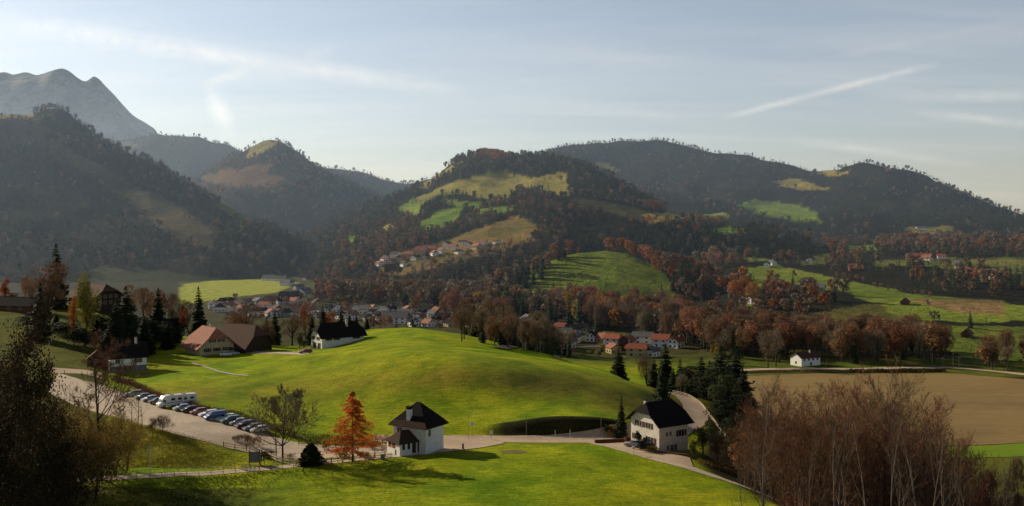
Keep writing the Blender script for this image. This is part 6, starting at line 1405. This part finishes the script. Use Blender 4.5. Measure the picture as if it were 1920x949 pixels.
tufts('grass', 60000, ((560, 1400), (148, 186), -.2, lambda u, y: (u > np.interp(y, [148, 178, 186], [500, 620, 820])) & (u < np.interp(y, [148, 150, 161, 175, 186], [1470, 1455, 1370, 1270, 1180]))), .10, 'short grass blades over the near meadow', mg1, 70)
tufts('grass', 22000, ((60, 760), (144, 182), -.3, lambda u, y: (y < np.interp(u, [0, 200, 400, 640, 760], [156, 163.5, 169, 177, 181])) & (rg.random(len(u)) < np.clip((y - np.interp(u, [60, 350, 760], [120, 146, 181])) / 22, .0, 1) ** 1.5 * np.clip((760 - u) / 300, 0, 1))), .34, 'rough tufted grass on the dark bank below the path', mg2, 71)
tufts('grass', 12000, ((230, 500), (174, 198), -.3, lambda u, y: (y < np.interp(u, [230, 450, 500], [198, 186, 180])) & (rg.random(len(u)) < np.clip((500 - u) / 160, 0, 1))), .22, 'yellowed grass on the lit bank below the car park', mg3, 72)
SKY_SAT = .60; SKY_STR = .118; CLOUD_MUL = 1.0; CLOUD_ADD = 2.9; SUN_STR = 5.0; HAZE = 9.5e-5; HAZE_G = .35; HAZE_TOP = 750; ZENITH = .25; BACK = .8
# ------------------------------------------------------------------ sky, sun, haze, camera
ELEV = R(24.5); AZ = R(-58)
S = Vector((math.sin(AZ) * math.cos(ELEV), math.cos(AZ) * math.cos(ELEV), math.sin(ELEV)))
w = bpy.data.worlds.new('World'); scene.world = w; w.use_nodes = True
nt = w.node_tree; bg = nt.nodes['Background']
sky = nt.nodes.new('ShaderNodeTexSky'); sky.sky_type = 'NISHITA'; sky.sun_disc = False
sky.sun_elevation = ELEV; sky.sun_rotation = AZ; sky.altitude = 800; sky.air_density = 1.0; sky.dust_density = .8; sky.ozone_density = 1.2
tc = nt.nodes.new('ShaderNodeTexCoord'); D = tc.outputs['Generated']
def vmath(op, a, b=None):
    n = nt.nodes.new('ShaderNodeVectorMath'); n.operation = op
    for i, v in enumerate((a, b)):
        if v is None: continue
        if hasattr(v, 'is_linked'): nt.links.new(v, n.inputs[i])
        else: n.inputs[i].default_value = v
    return n.outputs['Value'] if op in ('DOT_PRODUCT', 'LENGTH') else n.outputs[0]
def fmath(op, a, b=None, c=None):
    n = nt.nodes.new('ShaderNodeMath'); n.operation = op
    for i, v in enumerate((a, b, c)):
        if v is None: continue
        if hasattr(v, 'is_linked'): nt.links.new(v, n.inputs[i])
        else: n.inputs[i].default_value = v
    return n.outputs[0]
sep = nt.nodes.new('ShaderNodeSeparateXYZ'); nt.links.new(D, sep.inputs[0])
zc = fmath('MAXIMUM', sep.outputs[2], .03); zc = fmath('ADD', zc, .12)
cb = nt.nodes.new('ShaderNodeCombineXYZ'); nt.links.new(fmath('DIVIDE', sep.outputs[0], zc), cb.inputs[0]); nt.links.new(fmath('DIVIDE', sep.outputs[1], zc), cb.inputs[1])
mp = nt.nodes.new('ShaderNodeMapping'); mp.inputs['Rotation'].default_value = (0, 0, R(20)); mp.inputs['Scale'].default_value = (.55, 2.6, 1); nt.links.new(cb.outputs[0], mp.inputs[0])
n1 = noise_of(nt, mp.outputs[0], .8, 9, .62); n2 = noise_of(nt, cb.outputs[0], .35, 3, .5)
cir = fmath('MULTIPLY', ramp(nt, n1, .42, .80), ramp(nt, n2, .30, .70))
wn = noise_of(nt, D, 9, 5, .6); wf = noise_of(nt, D, 60, 3, .6); puff = noise_of(nt, D, 34, 5, .7)
def trail(a, b, width, strength, soft=.15, wob=.006):
    """a vapour trail: a great circle between two directions"""
    A = Vector(((a[0] - CX) / F, 1, (HY - a[1]) / F)).normalized(); B = Vector(((b[0] - CX) / F, 1, (HY - b[1]) / F)).normalized()
    n = A.cross(B).normalized(); T = (B - A).normalized(); t0 = A.dot(T); t1 = B.dot(T)
    d = fmath('ADD', vmath('DOT_PRODUCT', D, tuple(n)), fmath('MULTIPLY', fmath('SUBTRACT', wn, .5), wob))
    d = fmath('DIVIDE', fmath('ABSOLUTE', d), width); core = fmath('MAXIMUM', fmath('SUBTRACT', 1.0, d), 0.0)
    s = vmath('DOT_PRODUCT', D, tuple(T)); e = (t1 - t0) * soft
    m = fmath('MULTIPLY', ramp(nt, s, t0, t0 + e), ramp(nt, s, t1, t1 - e))
    return fmath('MULTIPLY', fmath('MULTIPLY', core, m), fmath('MULTIPLY', ramp(nt, puff, .15, .75), strength))
trails = [trail((-60, 28), (900, 180), .013, .85, .2, .010), trail((-60, 40), (700, 150), .030, .30, .2, .01), trail((860, 172), (1500, 250), .010, .22, .4),
          trail((1350, 222), (1770, 116), .0048, .95, .15, .004), trail((1600, 182), (2050, 178), .009, .7, .3, .012), trail((1700, 208), (2050, 245), .006, .7, .3, .012),
          trail((1480, 262), (1850, 312), .006, .6, .3), trail((385, 155), (425, 235), .011, .7, .3, .02), trail((375, 165), (470, 128), .007, .8, .3, .012), trail((400, 175), (432, 262), .014, .7, .4, .02),
          trail((1500, 120), (2000, 20), .006, .2, .3), trail((560, 110), (640, 85), .008, .25, .3), trail((700, 60), (1300, 120), .02, .12, .3, .02), trail((900, 130), (1400, 100), .014, .18, .4, .02), trail((1400, 90), (1900, 92), .014, .3, .4, .03)]
tot = fmath('MULTIPLY', cir, .8)
for t in trails: tot = fmath('ADD', tot, t)
tot = fmath('MINIMUM', tot, .85)
hs = nt.nodes.new('ShaderNodeHueSaturation'); hs.inputs['Saturation'].default_value = SKY_SAT; hs.inputs['Value'].default_value = 1.0; nt.links.new(sky.outputs[0], hs.inputs['Color'])
bw = nt.nodes.new('ShaderNodeRGBToBW'); nt.links.new(sky.outputs[0], bw.inputs[0])
cc = nt.nodes.new('ShaderNodeCombineColor'); 
cloudv = fmath('ADD', fmath('MULTIPLY', bw.outputs[0], CLOUD_MUL), CLOUD_ADD)
for i, f_ in enumerate((.99, 1.0, 1.01)): nt.links.new(fmath('MULTIPLY', cloudv, f_), cc.inputs[i])
zen = nt.nodes.new('ShaderNodeMapRange'); zen.interpolation_type = 'SMOOTHSTEP'; nt.links.new(sep.outputs[2], zen.inputs[0])
for i, v in enumerate((.24, .60, 1.0, ZENITH)): zen.inputs[1 + i].default_value = v
bk = nt.nodes.new('ShaderNodeMapRange'); bk.interpolation_type = 'SMOOTHSTEP'; nt.links.new(sep.outputs[1], bk.inputs[0])
for i, v in enumerate((-.2, .6, BACK, 1.0)): bk.inputs[1 + i].default_value = v
allsky = mixc(nt, 1.0, mixc(nt, tot, hs.outputs[0], cc.outputs[0]), (.95, .99, 1.05), 'MULTIPLY')
sc_ = nt.nodes.new('ShaderNodeVectorMath'); sc_.operation = 'SCALE'; nt.links.new(allsky, sc_.inputs[0]); nt.links.new(fmath('MULTIPLY', zen.outputs[0], bk.outputs[0]), sc_.inputs['Scale'])
nt.links.new(sc_.outputs[0], bg.inputs['Color']); bg.inputs['Strength'].default_value = SKY_STR

sun = bpy.data.lights.new('sun', 'SUN'); sun.energy = SUN_STR; sun.angle = R(.5); sun.color = (1, .88, .68)
so = bpy.data.objects.new('sun', sun); COL.objects.link(so); so.rotation_euler = (-S).to_track_quat('-Z', 'Y').to_euler(); so.location = (0, 0, 300)

hz = MB().box(-9000, 9000, 430, 9500, -40, HAZE_TOP).build('haze', None)
mh = bpy.data.materials.new('haze'); mh.use_nodes = True; hn = mh.node_tree; hn.nodes.clear()
ho = hn.nodes.new('ShaderNodeOutputMaterial'); vs = hn.nodes.new('ShaderNodeVolumeScatter'); vs.inputs['Density'].default_value = HAZE; vs.inputs['Anisotropy'].default_value = HAZE_G; vs.inputs['Color'].default_value = (.52, .70, 1.0, 1)
hn.links.new(vs.outputs[0], ho.inputs['Volume']); hz.data.materials.append(mh)
tag(hz, 'thin blue-grey autumn haze filling the valley', None, None, 'structure')
mh.cycles.homogeneous_volume = True

cam = bpy.data.cameras.new('camera'); co = bpy.data.objects.new('camera', cam); COL.objects.link(co)
co.location = (0, 0, CZ); co.rotation_euler = (PI / 2, 0, 0); cam.lens = 36 * F / 1920; cam.sensor_width = 36; cam.sensor_fit = 'HORIZONTAL'
cam.shift_y = -(474.5 - HY) / 1920; cam.clip_start = .5; cam.clip_end = 30000
scene.camera = co
scene.render.engine = 'CYCLES'
scene.view_settings.view_transform = 'Standard'; scene.view_settings.look = 'None'; scene.view_settings.exposure = 0; scene.view_settings.gamma = 1
cy = scene.cycles; cy.use_denoising = True; cy.max_bounces = 4; cy.diffuse_bounces = 2; cy.glossy_bounces = 2; cy.transmission_bounces = 3; cy.volume_bounces = 0; cy.transparent_max_bounces = 4; cy.caustics_reflective = False; cy.caustics_refractive = False
